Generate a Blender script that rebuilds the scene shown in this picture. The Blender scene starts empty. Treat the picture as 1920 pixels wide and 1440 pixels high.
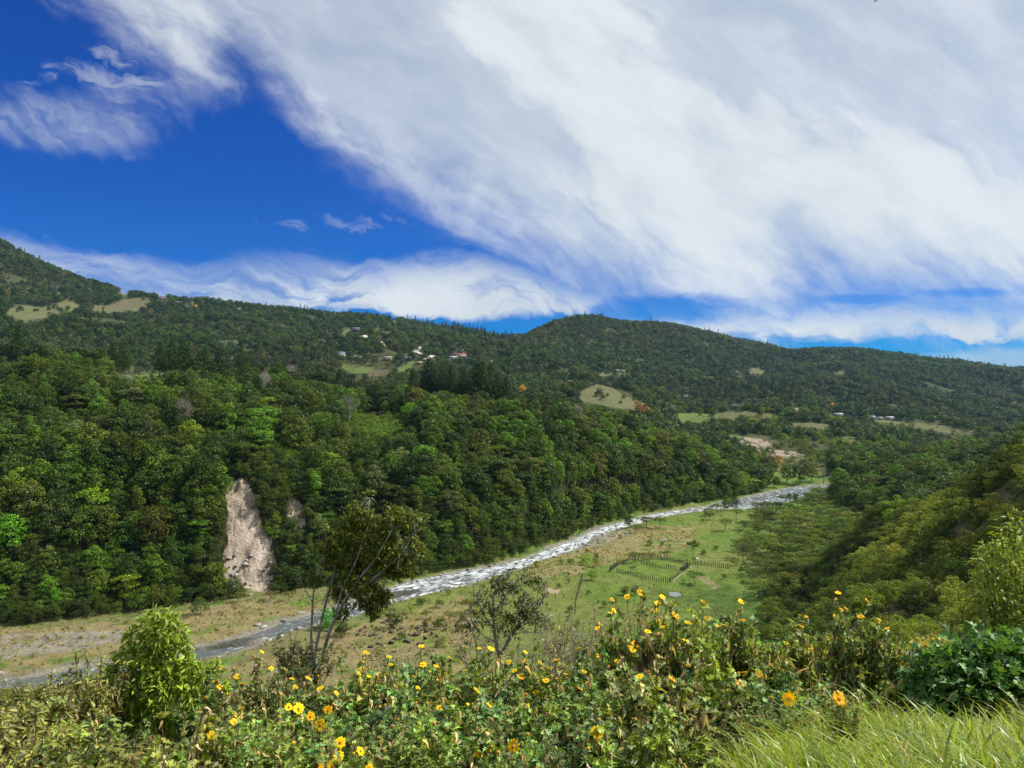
import bpy, math, random
import numpy as np
from mathutils import Vector, Matrix
random.seed(7); np.random.seed(7)
R = math.radians
sc = bpy.context.scene
col = sc.collection
CAMZ = 60.0          # eye height above the valley floor (floor is z=0)
F = 1450.0           # focal length in photo pixels
# ------------------------------------------------------------------ camera / light
cd = bpy.data.cameras.new("camera"); cam = bpy.data.objects.new("camera", cd); col.objects.link(cam)
cam.location = (0, 0, CAMZ); cam.rotation_euler = (R(90), 0, 0)
cd.sensor_width = 36; cd.lens = 36 * F / 1920; cd.clip_start = 0.1; cd.clip_end = 20000
sc.camera = cam
SUN_AZ, SUN_EL = 76.0, 48.0          # azimuth to the right of the view direction, elevation
sd = bpy.data.lights.new("sun", 'SUN'); so = bpy.data.objects.new("sun", sd); col.objects.link(so)
sd.energy = 5.0; sd.angle = R(0.5); sd.color = (1.0, 0.95, 0.86)
sun_dir = Vector((math.sin(R(SUN_AZ)) * math.cos(R(SUN_EL)), math.cos(R(SUN_AZ)) * math.cos(R(SUN_EL)), math.sin(R(SUN_EL))))
so.rotation_euler = (-sun_dir).to_track_quat('-Z', 'Y').to_euler(); so.location = (0, 0, 300)
vs = sc.view_settings; vs.view_transform = 'Standard'; vs.look = 'None'; vs.exposure = 0.46; vs.gamma = 1.0
sc.render.engine = 'CYCLES'

class NT:
    """small node helper"""
    def __init__(s, tree): s.t = tree; s.n = tree.nodes; s.l = tree.links
    def new(s, typ, **kw):
        n = s.n.new(typ)
        for k, v in kw.items(): setattr(n, k, v)
        return n
    def link(s, a, b): s.l.new(a, b)
    def setin(s, node, i, v):
        if v is None: return
        if hasattr(v, 'is_output') or isinstance(v, bpy.types.NodeSocket): s.l.new(v, node.inputs[i])
        else: node.inputs[i].default_value = v
    def math(s, op, a, b=None, c=None, clamp=False):
        n = s.new('ShaderNodeMath', operation=op, use_clamp=clamp)
        s.setin(n, 0, a); s.setin(n, 1, b); s.setin(n, 2, c); return n.outputs[0]
    def ramp(s, v, a, b, lo=0.0, hi=1.0, smooth=True):
        n = s.new('ShaderNodeMapRange', interpolation_type='SMOOTHSTEP' if smooth else 'LINEAR')
        s.setin(n, 0, v); n.inputs[1].default_value = a; n.inputs[2].default_value = b
        n.inputs[3].default_value = lo; n.inputs[4].default_value = hi; return n.outputs[0]
    def mix(s, f, a, b, blend='MIX'):
        n = s.new('ShaderNodeMix', data_type='RGBA', blend_type=blend)
        s.setin(n, 0, f); s.setin(n, 6, a); s.setin(n, 7, b); return n.outputs[2]
    def noise(s, vec, scale, detail=4, rough=0.55, dist=0.0, dims='3D'):
        n = s.new('ShaderNodeTexNoise', noise_dimensions=dims)
        if vec is not None: s.l.new(vec, n.inputs['Vector'])
        n.inputs['Scale'].default_value = scale; n.inputs['Detail'].default_value = detail
        n.inputs['Roughness'].default_value = rough; n.inputs['Distortion'].default_value = dist
        return n.outputs[0]
    def comb(s, x, y, z=0.0):
        n = s.new('ShaderNodeCombineXYZ'); s.setin(n, 0, x); s.setin(n, 1, y); s.setin(n, 2, z); return n.outputs[0]
    def curve(s, v, pts):
        n = s.new('ShaderNodeFloatCurve'); c = n.mapping.curves[0]
        n.mapping.use_clip = False
        while len(c.points) < len(pts): c.points.new(0.5, 0.5)
        for p, (x, y) in zip(c.points, pts): p.location = (x, y); p.handle_type = 'AUTO_CLAMPED'
        n.mapping.update(); s.setin(n, 1, v); return n.outputs[0]

def build_world():
    w = bpy.data.worlds.new("World"); sc.world = w; w.use_nodes = True
    T = NT(w.node_tree); T.n.clear()
    out = T.new('ShaderNodeOutputWorld'); bg = T.new('ShaderNodeBackground')
    bg.inputs['Strength'].default_value = 0.066
    T.link(bg.outputs[0], out.inputs[0])
    sky = T.new('ShaderNodeTexSky', sky_type='NISHITA'); sky.sun_disc = False
    sky.sun_elevation = R(SUN_EL); sky.sun_rotation = R(SUN_AZ); sky.altitude = 1200; sky.air_density = 1.0; sky.dust_density = 0.25; sky.ozone_density = 3.0
    tc = T.new('ShaderNodeTexCoord'); sp = T.new('ShaderNodeSeparateXYZ'); T.link(tc.outputs['Generated'], sp.inputs[0])
    y = T.math('MAXIMUM', T.math('ABSOLUTE', sp.outputs[1]), 0.12)
    u = T.math('DIVIDE', sp.outputs[0], y); v = T.math('DIVIDE', sp.outputs[2], y)
    s = T.math('MULTIPLY_ADD', u, F / 1920, 0.5)            # photo-like angular coordinates of the sky dome
    t = T.math('MULTIPLY_ADD', v, -F / 1440, 0.5)
    sc_ = T.math('MINIMUM', T.math('MAXIMUM', s, 0.0), 1.0)
    P = T.comb(T.math('MULTIPLY', s, 1.333), t)
    # warp
    wx = T.math('SUBTRACT', T.noise(P, 3.2, 5, 0.6), 0.5)
    vm = T.new('ShaderNodeMapping'); T.link(P, vm.inputs[0]); vm.inputs['Location'].default_value = (7.3, 3.1, 0.4)
    wy = T.math('SUBTRACT', T.noise(vm.outputs[0], 3.2, 5, 0.6), 0.5)
    # streaky coordinate: long axis runs from upper left to lower right
    def streak(ang, sx, sy, off, warp=0.13):
        m = T.new('ShaderNodeMapping'); m.vector_type = 'POINT'
        pw = T.new('ShaderNodeVectorMath', operation='MULTIPLY_ADD')
        T.link(T.comb(wx, wy), pw.inputs[0]); pw.inputs[1].default_value = (warp, warp, 0); T.link(P, pw.inputs[2])
        T.link(pw.outputs[0], m.inputs[0]); m.inputs['Rotation'].default_value = (0, 0, R(ang)); m.inputs['Location'].default_value = off
        m2 = T.new('ShaderNodeMapping'); T.link(m.outputs[0], m2.inputs[0]); m2.inputs['Scale'].default_value = (sx, sy, 1)
        return m2.outputs[0]
    n_big = T.noise(streak(-28, 1.6, 3.4, (1.2, 4, 0)), 1.0, 9, 0.55)
    n_mid = T.noise(streak(-36, 4.0, 10.0, (5.2, 1, 0), 0.12), 1.0, 8, 0.6)
    n_fine = T.noise(streak(-24, 10.0, 30.0, (2.2, 8, 0), 0.22), 1.0, 6, 0.62)
    n_flat = T.noise(streak(-6, 3.0, 16.0, (3.2, 2, 0), 0.22), 1.0, 8, 0.6)
    nz = T.math('ADD', T.math('MULTIPLY', T.math('SUBTRACT', n_mid, 0.5), 0.24), T.math('MULTIPLY', T.math('SUBTRACT', n_fine, 0.5), 0.07))
    # main mass: everything above its lower left edge
    eA = [(0.0, -0.20), (0.03, -0.06), (0.08, -0.005), (0.12, 0.045), (0.155, 0.10), (0.195, 0.15), (0.235, 0.11), (0.27, 0.14), (0.30, 0.19), (0.33, 0.235),
          (0.37, 0.262), (0.42, 0.292), (0.47, 0.322), (0.53, 0.358), (0.56, 0.392), (0.62, 0.425), (0.72, 0.43), (0.85, 0.44), (1.0, 0.44)]
    dA = T.math('SUBTRACT', T.math('ADD', T.curve(sc_, eA), T.math('MULTIPLY', nz, 0.55)), t)
    mA = T.ramp(T.math('ADD', dA, T.math('MULTIPLY', T.math('SUBTRACT', n_mid, 0.5), 0.15)), -0.03, 0.125)
    # thinner region in the mass near its upper left, so blue shimmers through
    thin = T.ramp(T.math('ADD', T.math('MULTIPLY', T.math('SUBTRACT', n_big, 0.5), 1.5), T.math('MULTIPLY', T.math('SUBTRACT', n_mid, 0.5), 0.6)), -0.34, 0.12)
    core = T.ramp(dA, 0.02, 0.16)
    leftish = T.ramp(s, 0.25, 0.55)
    thinA = T.math('MAXIMUM', T.math('MULTIPLY_ADD', leftish, 0.14, 0.72), thin)
    thinA = T.math('MAXIMUM', thinA, T.math('MULTIPLY', T.math('SUBTRACT', 1.0, core), T.ramp(n_mid, 0.35, 0.62, 0.35, 0.95)))
    A = T.math('MULTIPLY', mA, thinA)
    # lower band between the blue wedge and the hills
    up = [(0.0, 0.300), (0.06, 0.318), (0.13, 0.325), (0.2, 0.345), (0.27, 0.332), (0.33, 0.335), (0.42, 0.322), (0.50, 0.335), (0.56, 0.36), (0.62, 0.375), (0.7, 0.39), (0.8, 0.385), (0.9, 0.385), (1.0, 0.385)]
    lo = [(0.0, 0.50), (0.1, 0.50), (0.25, 0.43), (0.31, 0.398), (0.36, 0.388), (0.42, 0.405), (0.5, 0.412), (0.57, 0.408), (0.615, 0.385), (0.64, 0.42), (0.7, 0.435), (0.8, 0.448), (0.9, 0.446), (1.0, 0.440)]
    flat = T.math('SUBTRACT', n_flat, 0.5)
    fb = T.math('ADD', T.math('MULTIPLY', flat, 0.20), T.math('MULTIPLY', nz, 0.30))
    d1 = T.math('SUBTRACT', t, T.math('ADD', T.curve(sc_, up), fb))
    d2 = T.math('SUBTRACT', T.math('ADD', T.curve(sc_, lo), T.math('MULTIPLY', fb, 0.3)), t)
    B = T.math('MULTIPLY', T.ramp(T.math('ADD', d1, T.math('MULTIPLY', flat, 0.10)), -0.012, 0.040), T.ramp(T.math('ADD', d2, T.math('MULTIPLY', flat, 0.04)), -0.004, 0.014))
    B = T.math('MULTIPLY', B, T.ramp(T.math('ADD', T.math('ADD', n_flat, T.math('MULTIPLY', T.math('SUBTRACT', n_fine, 0.5), 0.35)), T.math('MULTIPLY', flat, 0.6)), 0.28, 0.62, 0.22, 0.97))
    # blue gaps under the mass at the right
    def blob(cx, cy, rx, ry, noise, amt):
        dx = T.math('MULTIPLY', T.math('SUBTRACT', s, cx), 1 / rx); dy = T.math('MULTIPLY', T.math('SUBTRACT', t, cy), 1 / ry)
        r = T.math('SQRT', T.math('ADD', T.math('MULTIPLY', dx, dx), T.math('MULTIPLY', dy, dy)))
        return T.ramp(T.math('ADD', r, T.math('MULTIPLY', noise, -amt)), 0.35, 1.25, 1.0, 0.0)
    gaps = T.math('MAXIMUM', blob(0.645, 0.402, 0.062, 0.020, flat, 3.0), T.math('MULTIPLY', blob(0.95, 0.381, 0.05, 0.007, flat, 3.5), 0.7))
    gaps = T.math('MAXIMUM', gaps, T.math('MULTIPLY', blob(0.84, 0.389, 0.035, 0.006, flat, 3.5), 0.7))
    # left wisp
    C = T.math('MULTIPLY', blob(0.06, 0.160, 0.098, 0.052, T.math('SUBTRACT', n_mid, 0.5), 3.2), T.ramp(n_fine, 0.30, 0.72, 0.10, 0.5))
    D = T.math('MULTIPLY', T.math('MULTIPLY', blob(0.105, 0.086, 0.055, 0.022, T.math('SUBTRACT', n_fine, 0.5), 5.0), T.ramp(n_fine, 0.42, 0.66)), 0.4)
    E = T.math('MULTIPLY', T.math('MULTIPLY', blob(0.335, 0.287, 0.045, 0.014, T.math('SUBTRACT', n_fine, 0.5), 6.0), T.ramp(n_fine, 0.4, 0.65)), 0.30)
    Gg = T.math('MULTIPLY', blob(0.97, 0.468, 0.09, 0.016, flat, 3.0), 0.45)
    AB = T.math('MAXIMUM', A, B)
    AB = T.math('MULTIPLY', AB, T.math('SUBTRACT', 1.0, T.math('MULTIPLY', gaps, 0.88)))
    cl = T.math('MAXIMUM', T.math('MAXIMUM', AB, C), T.math('MAXIMUM', T.math('MAXIMUM', D, E), Gg))
    # only in front; plain cover behind and below nothing
    shade = T.ramp(T.math('ADD', T.math('ADD', T.math('MULTIPLY', T.math('SUBTRACT', n_big, 0.5), 0.7), T.math('MULTIPLY', T.math('SUBTRACT', n_fine, 0.5), 0.35)), T.math('MULTIPLY', T.math('SUBTRACT', n_mid, 0.5), 1.0)), -0.30, 0.24)
    ccol = T.mix(shade, (5.9, 6.75, 7.6, 1), (8.8, 9.3, 9.6, 1))
    # deep blue saturated sky
    hs = T.new('ShaderNodeHueSaturation'); T.link(sky.outputs[0], hs.inputs['Color']); hs.inputs['Saturation'].default_value = 1.35; hs.inputs['Value'].default_value = 0.95
    skyc = T.mix(1.0, hs.outputs[0], (0.03, 0.50, 1.18, 1), 'MULTIPLY')
    fin = T.mix(cl, skyc, ccol)
    T.link(fin, bg.inputs['Color'])
build_world()

# ------------------------------------------------------------------ helpers
def tag(o, label=None, cat=None, group=None, kind=None):
    if label: o['label'] = label
    if cat: o['category'] = cat
    if group: o['group'] = group
    if kind: o['kind'] = kind
    return o
def mesh_np(name, V, Fc, mats=(), mi=None, smooth=False, attrs=None):
    """V (n,3); Fc list of arrays of faces (each (m,k)); mi list of material index arrays/ints"""
    V = np.asarray(V, dtype=np.float32)
    if isinstance(Fc, np.ndarray): Fc = [Fc]
    me = bpy.data.meshes.new(name)
    me.vertices.add(len(V)); me.vertices.foreach_set('co', V.ravel())
    loops = np.concatenate([f.ravel() for f in Fc]).astype(np.int32)
    tot = np.concatenate([np.full(len(f), f.shape[1]) for f in Fc]).astype(np.int32)
    start = np.concatenate([[0], np.cumsum(tot)[:-1]]).astype(np.int32)
    me.loops.add(len(loops)); me.loops.foreach_set('vertex_index', loops)
    me.polygons.add(len(tot)); me.polygons.foreach_set('loop_start', start); me.polygons.foreach_set('loop_total', tot)
    if smooth: me.polygons.foreach_set('use_smooth', np.ones(len(tot), bool))
    for m in mats: me.materials.append(m)
    if mi is not None:
        if not isinstance(mi, np.ndarray):
            mi = np.concatenate([np.full(len(f), k) for f, k in zip(Fc, mi)])
        me.polygons.foreach_set('material_index', mi.astype(np.int32))
    me.update(calc_edges=True)
    if attrs:
        for an, (typ, arr) in attrs.items():
            a = me.attributes.new(an, typ, 'POINT')
            a.data.foreach_set('color' if typ == 'FLOAT_COLOR' else ('vector' if typ == 'FLOAT_VECTOR' else 'value'), np.asarray(arr, dtype=np.float32 if typ != 'INT' else np.int32).ravel())
    return me
def link(name, me, parent=None, loc=None):
    o = bpy.data.objects.new(name, me); col.objects.link(o)
    if parent: o.parent = parent
    if loc is not None: o.location = loc
    return o
def empty(name, loc, rz=0.0, s=1.0):
    o = bpy.data.objects.new(name, None); col.objects.link(o); o.location = loc; o.rotation_euler = (0, 0, rz)
    o.scale = (s, s, s) if not hasattr(s, '__len__') else s
    o.empty_display_size = 0.2
    return o
class G:
    """geometry collector: verts + quads/tris with material index"""
    def __init__(s): s.v = []; s.q = []; s.t = []; s.qm = []; s.tm = []; s.n = 0
    def add(s, V, Q=None, T=None, m=0):
        V = np.asarray(V, float).reshape(-1, 3)
        if Q is not None and len(Q): s.q.append(np.asarray(Q) + s.n); s.qm.append(np.full(len(Q), m))
        if T is not None and len(T): s.t.append(np.asarray(T) + s.n); s.tm.append(np.full(len(T), m))
        s.v.append(V); s.n += len(V)
    def mesh(s, name, mats, smooth=False):
        Fc = []; mi = []
        if s.q: Fc.append(np.concatenate(s.q)); mi.append(np.concatenate(s.qm))
        if s.t: Fc.append(np.concatenate(s.t)); mi.append(np.concatenate(s.tm))
        return mesh_np(name, np.concatenate(s.v), Fc, mats, np.concatenate(mi), smooth)
def tube(g, pts, rad, k=6, m=0):
    pts = np.asarray(pts, float); n = len(pts); rad = np.broadcast_to(rad, (n,))
    tan = np.gradient(pts, axis=0); tan /= np.linalg.norm(tan, axis=1, keepdims=True) + 1e-9
    ref = np.array([0.31, 0.95, 0.05]); a = np.cross(tan, ref); a /= np.linalg.norm(a, axis=1, keepdims=True) + 1e-9
    b = np.cross(tan, a); th = np.arange(k) * 2 * np.pi / k
    ring = (a[:, None, :] * np.cos(th)[None, :, None] + b[:, None, :] * np.sin(th)[None, :, None]) * rad[:, None, None] + pts[:, None, :]
    i = np.arange(n - 1)[:, None] * k; j = np.arange(k)[None, :]; j2 = (j + 1) % k
    Q = np.stack([i + j, i + j2, i + k + j2, i + k + j], -1).reshape(-1, 4)
    g.add(ring.reshape(-1, 3), Q, m=m)
def box(g, c, d, m=0, rz=0.0):
    c = np.array(c, float); hx, hy, hz = np.array(d, float) / 2
    V = np.array([(x, y, z) for x in (-hx, hx) for y in (-hy, hy) for z in (-hz, hz)])
    cr, sr = math.cos(rz), math.sin(rz)
    V = np.stack([V[:, 0] * cr - V[:, 1] * sr, V[:, 0] * sr + V[:, 1] * cr, V[:, 2]], 1) + c
    g.add(V, [(0, 1, 3, 2), (4, 6, 7, 5), (0, 4, 5, 1), (2, 3, 7, 6), (0, 2, 6, 4), (1, 5, 7, 3)], m=m)
def unit(v): return v / (np.linalg.norm(v, axis=-1, keepdims=True) + 1e-9)
rng = np.random.default_rng(11)
def cards(g, P, N, size, m=0, jit=0.6, asp=0.7, fold=0.0):
    """leaf clump cards: kite quads at P facing about N"""
    n = len(P); N = unit(N + rng.normal(0, jit, (n, 3)))
    A = unit(np.cross(N, rng.normal(0, 1, (n, 3)))); B = np.cross(N, A)
    s = np.broadcast_to(size, (n,)) * rng.uniform(0.7, 1.3, n); s = s[:, None]
    V = np.stack([P - A * s * 0.5, P + B * s * asp * 0.5 + N * s * fold, P + A * s * 0.5, P - B * s * asp * 0.5 + N * s * fold], 1).reshape(-1, 3)
    Q = np.arange(n * 4).reshape(n, 4); g.add(V, Q, m=m)
# value noise
_tab = np.random.default_rng(3).random((256, 256))
def vnoise(x, y):
    xi = np.floor(x).astype(int); yi = np.floor(y).astype(int); fx = x - xi; fy = y - yi
    fx = fx * fx * (3 - 2 * fx); fy = fy * fy * (3 - 2 * fy)
    a = _tab[xi % 256, yi % 256]; b = _tab[(xi + 1) % 256, yi % 256]; c = _tab[xi % 256, (yi + 1) % 256]; d = _tab[(xi + 1) % 256, (yi + 1) % 256]
    return (a * (1 - fx) + b * fx) * (1 - fy) + (c * (1 - fx) + d * fx) * fy - 0.5
def fbm(x, y, oct=4, gain=0.5):
    s = 0; a = 1.0; t = 0
    for i in range(oct):
        s = s + a * vnoise(x * 2 ** i + 17.3 * i, y * 2 ** i + 5.1 * i); t += a; a *= gain
    return s / t * 2

# ------------------------------------------------------------------ materials
def principled(name, base=(0.5, 0.5, 0.5), rough=0.8, spec=0.3):
    m = bpy.data.materials.new(name); m.use_nodes = True; T = NT(m.node_tree); b = T.n['Principled BSDF']
    b.inputs['Base Color'].default_value = (*base, 1); b.inputs['Roughness'].default_value = rough; b.inputs['Specular IOR Level'].default_value = spec
    return m, T, b
def leaf_mat(name, base, src='object', var=0.35, transl=0.35, warm=(1.5, 1.15, 0.6), rough=0.45, spec=0.35, isl=True):
    """foliage: object/instance colour x random per thing x random per leaf, with light through the leaf"""
    m, T, b = principled(name, base, rough, spec)
    oi = T.new('ShaderNodeObjectInfo'); geo = T.new('ShaderNodeNewGeometry')
    if src == 'object': tint = oi.outputs['Color']
    else:
        at = T.new('ShaderNodeAttribute', attribute_type='INSTANCER', attribute_name='tint'); tint = at.outputs['Color']
    c = T.mix(1.0, (*base, 1), tint, 'MULTIPLY')
    rnd = geo.outputs['Random Per Island']
    c = T.mix(T.ramp(rnd, 0.55, 1.0, 0, 0.55), c, T.mix(1.0, c, (*warm, 1), 'MULTIPLY'))
    v = T.math('MULTIPLY_ADD', T.math('FRACT', T.math('MULTIPLY', rnd, 7.31)), var * 2, 1 - var)
    v2 = T.math('MULTIPLY_ADD', oi.outputs['Random'], 0.8, 0.55)
    vv = T.math('MULTIPLY', v, v2); hs = T.new('ShaderNodeHueSaturation'); T.link(c, hs.inputs['Color']); T.link(vv, hs.inputs['Value'])
    T.link(hs.outputs[0], b.inputs['Base Color'])
    tr = T.new('ShaderNodeBsdfTranslucent'); tc = T.mix(1.0, hs.outputs[0], (1.5, 1.35, 0.5, 1), 'MULTIPLY'); T.link(tc, tr.inputs['Color'])
    mx = T.new('ShaderNodeMixShader'); mx.inputs[0].default_value = transl
    T.link(b.outputs[0], mx.inputs[1]); T.link(tr.outputs[0], mx.inputs[2]); T.link(mx.outputs[0], T.n['Material Output'].inputs[0])
    return m
def bark_mat(name, base, scale=6):
    m, T, b = principled(name, base, 0.9, 0.15)
    tc = T.new('ShaderNodeTexCoord'); n = T.noise(tc.outputs['Object'], scale, 5, 0.65)
    T.link(T.mix(T.ramp(n, 0.3, 0.7), (*[x * 0.5 for x in base], 1), (*[min(1, x * 1.4) for x in base], 1)), b.inputs['Base Color'])
    return m
M = {}
M['leaf'] = leaf_mat('forest foliage', (0.082, 0.136, 0.017), spec=0.12, transl=0.16, var=0.45)
M['leaf_i'] = leaf_mat('forest foliage far', (0.076, 0.122, 0.020), 'inst', transl=0.25, spec=0.15)
M['shrub'] = leaf_mat('shrub foliage', (0.112, 0.158, 0.034), warm=(1.5, 1.2, 0.8), spec=0.12, rough=0.6)
M['near'] = leaf_mat('near leaves', (0.21, 0.29, 0.075), transl=0.28, rough=0.5, spec=0.38, warm=(1.4, 1.15, 1.1), var=0.5)
M['dry'] = leaf_mat('dry leaves', (0.42, 0.35, 0.21), transl=0.3, warm=(1.5, 1.2, 0.9))
M['grass'] = leaf_mat('grass blades', (0.19, 0.285, 0.035), transl=0.45, warm=(1.9, 1.25, 0.9), rough=0.4, spec=0.5)
M['bark'] = bark_mat('grey bark', (0.16, 0.13, 0.10))
M['palebark'] = bark_mat('pale bark', (0.30, 0.27, 0.23))
M['stem'] = bark_mat('shrub stems', (0.11, 0.085, 0.045))
M['petal'] = leaf_mat('yellow petals', (0.95, 0.64, 0.008), var=0.12, transl=0.3, warm=(1.0, 0.8, 0.9), rough=0.6, spec=0.2)
M['disc'] = leaf_mat('flower discs', (0.45, 0.25, 0.03), var=0.2, transl=0.05, warm=(1, 0.7, 0.6), rough=0.8, spec=0.1)
def rock_mat(name, base, scale=1.2):
    m, T, b = principled(name, base, 0.88, 0.25)
    tc = T.new('ShaderNodeTexCoord'); n = T.noise(tc.outputs['Object'], scale, 7, 0.65); oi = T.new('ShaderNodeObjectInfo')
    c = T.mix(T.ramp(n, 0.3, 0.72), (*[x * 0.45 for x in base], 1), (*[min(1, x * 1.35) for x in base], 1))
    hs = T.new('ShaderNodeHueSaturation'); T.link(c, hs.inputs['Color']); T.link(T.math('MULTIPLY_ADD', oi.outputs['Random'], 0.7, 0.6), hs.inputs['Value'])
    T.link(hs.outputs[0], b.inputs['Base Color'])
    bp = T.new('ShaderNodeBump'); bp.inputs['Strength'].default_value = 0.7; bp.inputs['Distance'].default_value = 0.1; T.link(n, bp.inputs['Height']); T.link(bp.outputs[0], b.inputs['Normal'])
    return m
M['rock'] = rock_mat('river rock', (0.33, 0.31, 0.28)); M['darkrock'] = rock_mat('dark rock', (0.10, 0.075, 0.06)); M['whiterock'] = rock_mat('white rock', (0.62, 0.62, 0.62))

# ------------------------------------------------------------------ terrain
#  each column: photo column -> knots (distance Y, height relative to the eye), corresponding from column to column
NEARL = [(2.5, -2.0), (6, -3.9), (12, -6.3), (22, -8.7), (40, -16.8), (90, -38.5), (135, -56.5), (150, -59.6)]
TAB = {
 -1600: NEARL + [(185, -59.8), (215, -30), (290, -2), (400, 14), (600, 40), (900, 130), (1300, 260), (1900, 480), (2600, 300)],
 -400: NEARL + [(185, -59.8), (212, -32), (290, -5), (380, 8), (600, 25), (900, 80), (1350, 240), (1850, 440), (2600, 300)],
 0: NEARL + [(190, -59.8), (222, -32), (295, -8), (375, 4), (560, 8), (880, 58), (1350, 160), (1800, 333), (2600, 200)],
 240: NEARL + [(202, -59.8), (234, -32), (305, -8), (385, 3), (560, 0), (880, 30), (1350, 110), (1800, 218), (2600, 120)],
 430: NEARL + [(214, -59.8), (241, -31.5), (312, -9), (390, 0), (560, -6), (880, 18), (1350, 95), (1800, 187), (2600, 90)],
 640: NEARL + [(229, -59.8), (256, -35), (328, -15), (400, -10), (600, -14), (900, 10), (1350, 85), (1820, 161), (2600, 80)],
 840: NEARL + [(247, -59.8), (275, -38), (343, -19), (420, -15), (600, -20), (870, 2), (1350, 70), (1850, 134), (2600, 60)],
 980: [*NEARL[:7], (155, -59.6)] + [(270, -59.8), (295, -38), (362, -18), (430, -16), (600, -28), (800, -8), (1400, 58), (1950, 120), (2700, 60)],
 1090: [*NEARL[:7], (155, -59.6)] + [(305, -59.8), (328, -42), (380, -24), (440, -24), (560, -30), (740, -10), (1500, 52), (2250, 182), (2900, 100)],
 1180: [*NEARL[:7], (155, -59.6)] + [(345, -59.8), (365, -46), (405, -30), (450, -34), (560, -40), (740, -18), (1500, 40), (2300, 176), (2900, 100)],
 1300: [*NEARL[:7], (158, -59.6)] + [(385, -59.8), (400, -54), (425, -44), (470, -50), (620, -48), (860, -42), (1500, 22), (2300, 168), (2900, 90)],
 1400: [(2.5, -1.7), (6, -2.9), (12, -6.2), (22, -8.9), (40, -16.8), (90, -37), (140, -56), (175, -59.4), (415, -59.8), (450, -59.2), (490, -58.5), (590, -57), (660, -44), (900, -41), (1500, 8), (2300, 127), (2900, 60)],
 1500: [(2.5, -1.7), (6, -2.85), (12, -6.1), (22, -8.9), (40, -16.5), (90, -33), (140, -48), (200, -56), (440, -59.8), (470, -59.4), (520, -59), (600, -57), (680, -48), (920, -45), (1500, 0), (2350, 102), (2900, 40)],
 1600: [(2.5, -1.7), (6, -2.8), (12, -6.0), (22, -8.8), (40, -15.5), (90, -28), (140, -37), (230, -48), (340, -59), (400, -56), (450, -55), (560, -58), (720, -55), (950, -51), (1500, -12), (2400, 101), (3000, 40)],
 1750: [(2.5, -1.7), (6, -2.8), (12, -6.0), (22, -8.6), (40, -13.5), (85, -23), (135, -27), (180, -30.5), (230, -47), (300, -51), (380, -44), (450, -47), (680, -58), (980, -54), (1500, -22), (2450, 74), (3000, 20)],
 1830: [(2.5, -1.7), (6, -2.75), (12, -5.9), (22, -8.2), (40, -12), (80, -18.5), (115, -18.5), (145, -17.5), (175, -33), (280, -50), (385, -40), (460, -44), (700, -58), (990, -56), (1500, -26), (2480, 58), (3000, 10)],
 1920: [(2.5, -1.7), (6, -2.7), (12, -5.8), (22, -7.8), (40, -10.5), (70, -13.5), (100, -13), (130, -12), (160, -22), (280, -46), (400, -36), (480, -40), (700, -57), (1000, -57), (1500, -30), (2500, 42), (3000, 0)],
 2400: [(2.5, -1.65), (6, -2.2), (12, -4), (22, -5), (40, -5), (70, -5), (100, -3), (130, -1), (160, -4), (280, -30), (400, -24), (480, -30), (700, -55), (1000, -57), (1500, -40), (2500, 20), (3000, -10)],
 3600: [(2.5, -1.65), (6, -1.9), (12, -2.5), (22, -2), (40, 0), (70, 3), (100, 6), (130, 8), (160, 6), (280, -20), (400, -20), (480, -30), (700, -55), (1000, -57), (1500, -40), (2500, 10), (3000, -10)],
}
def pchip(x, y, xq):
    """monotone cubic for 1-D x, y may be (n,k)"""
    x = np.asarray(x, float); y = np.asarray(y, float); one = y.ndim == 1
    if one: y = y[:, None]
    h = np.diff(x)[:, None]; d = np.diff(y, axis=0) / h
    m = np.zeros_like(y); m[0] = d[0]; m[-1] = d[-1]
    w1 = 2 * h[1:] + h[:-1]; w2 = h[1:] + 2 * h[:-1]
    with np.errstate(divide='ignore', invalid='ignore'):
        hm = (w1 + w2) / (w1 / d[:-1] + w2 / d[1:])
    m[1:-1] = np.where(d[:-1] * d[1:] > 0, np.nan_to_num(hm), 0)
    xq = np.clip(xq, x[0], x[-1]); i = np.clip(np.searchsorted(x, xq) - 1, 0, len(x) - 2)
    t = ((xq - x[i]) / (x[i + 1] - x[i]))[:, None]; H = h[i]
    r = (2 * t**3 - 3 * t**2 + 1) * y[i] + (t**3 - 2 * t**2 + t) * H * m[i] + (-2 * t**3 + 3 * t**2) * y[i + 1] + (t**3 - t**2) * H * m[i + 1]
    return r[:, 0] if one else r
PX = np.array(sorted(TAB)); KY = np.array([[k[0] for k in TAB[p]] for p in PX], float); KZ = np.array([[k[1] for k in TAB[p]] for p in PX], float)
gridP = np.arange(-1600, 3601, 10.0); LY = np.linspace(math.log(2.5), math.log(3000), 900)
gky = np.exp(pchip(PX, np.log(KY), gridP)); gkz = pchip(PX, KZ, gridP)
HG = np.stack([pchip(np.log(gky[i]), gkz[i], LY) for i in range(len(gridP))])
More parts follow.
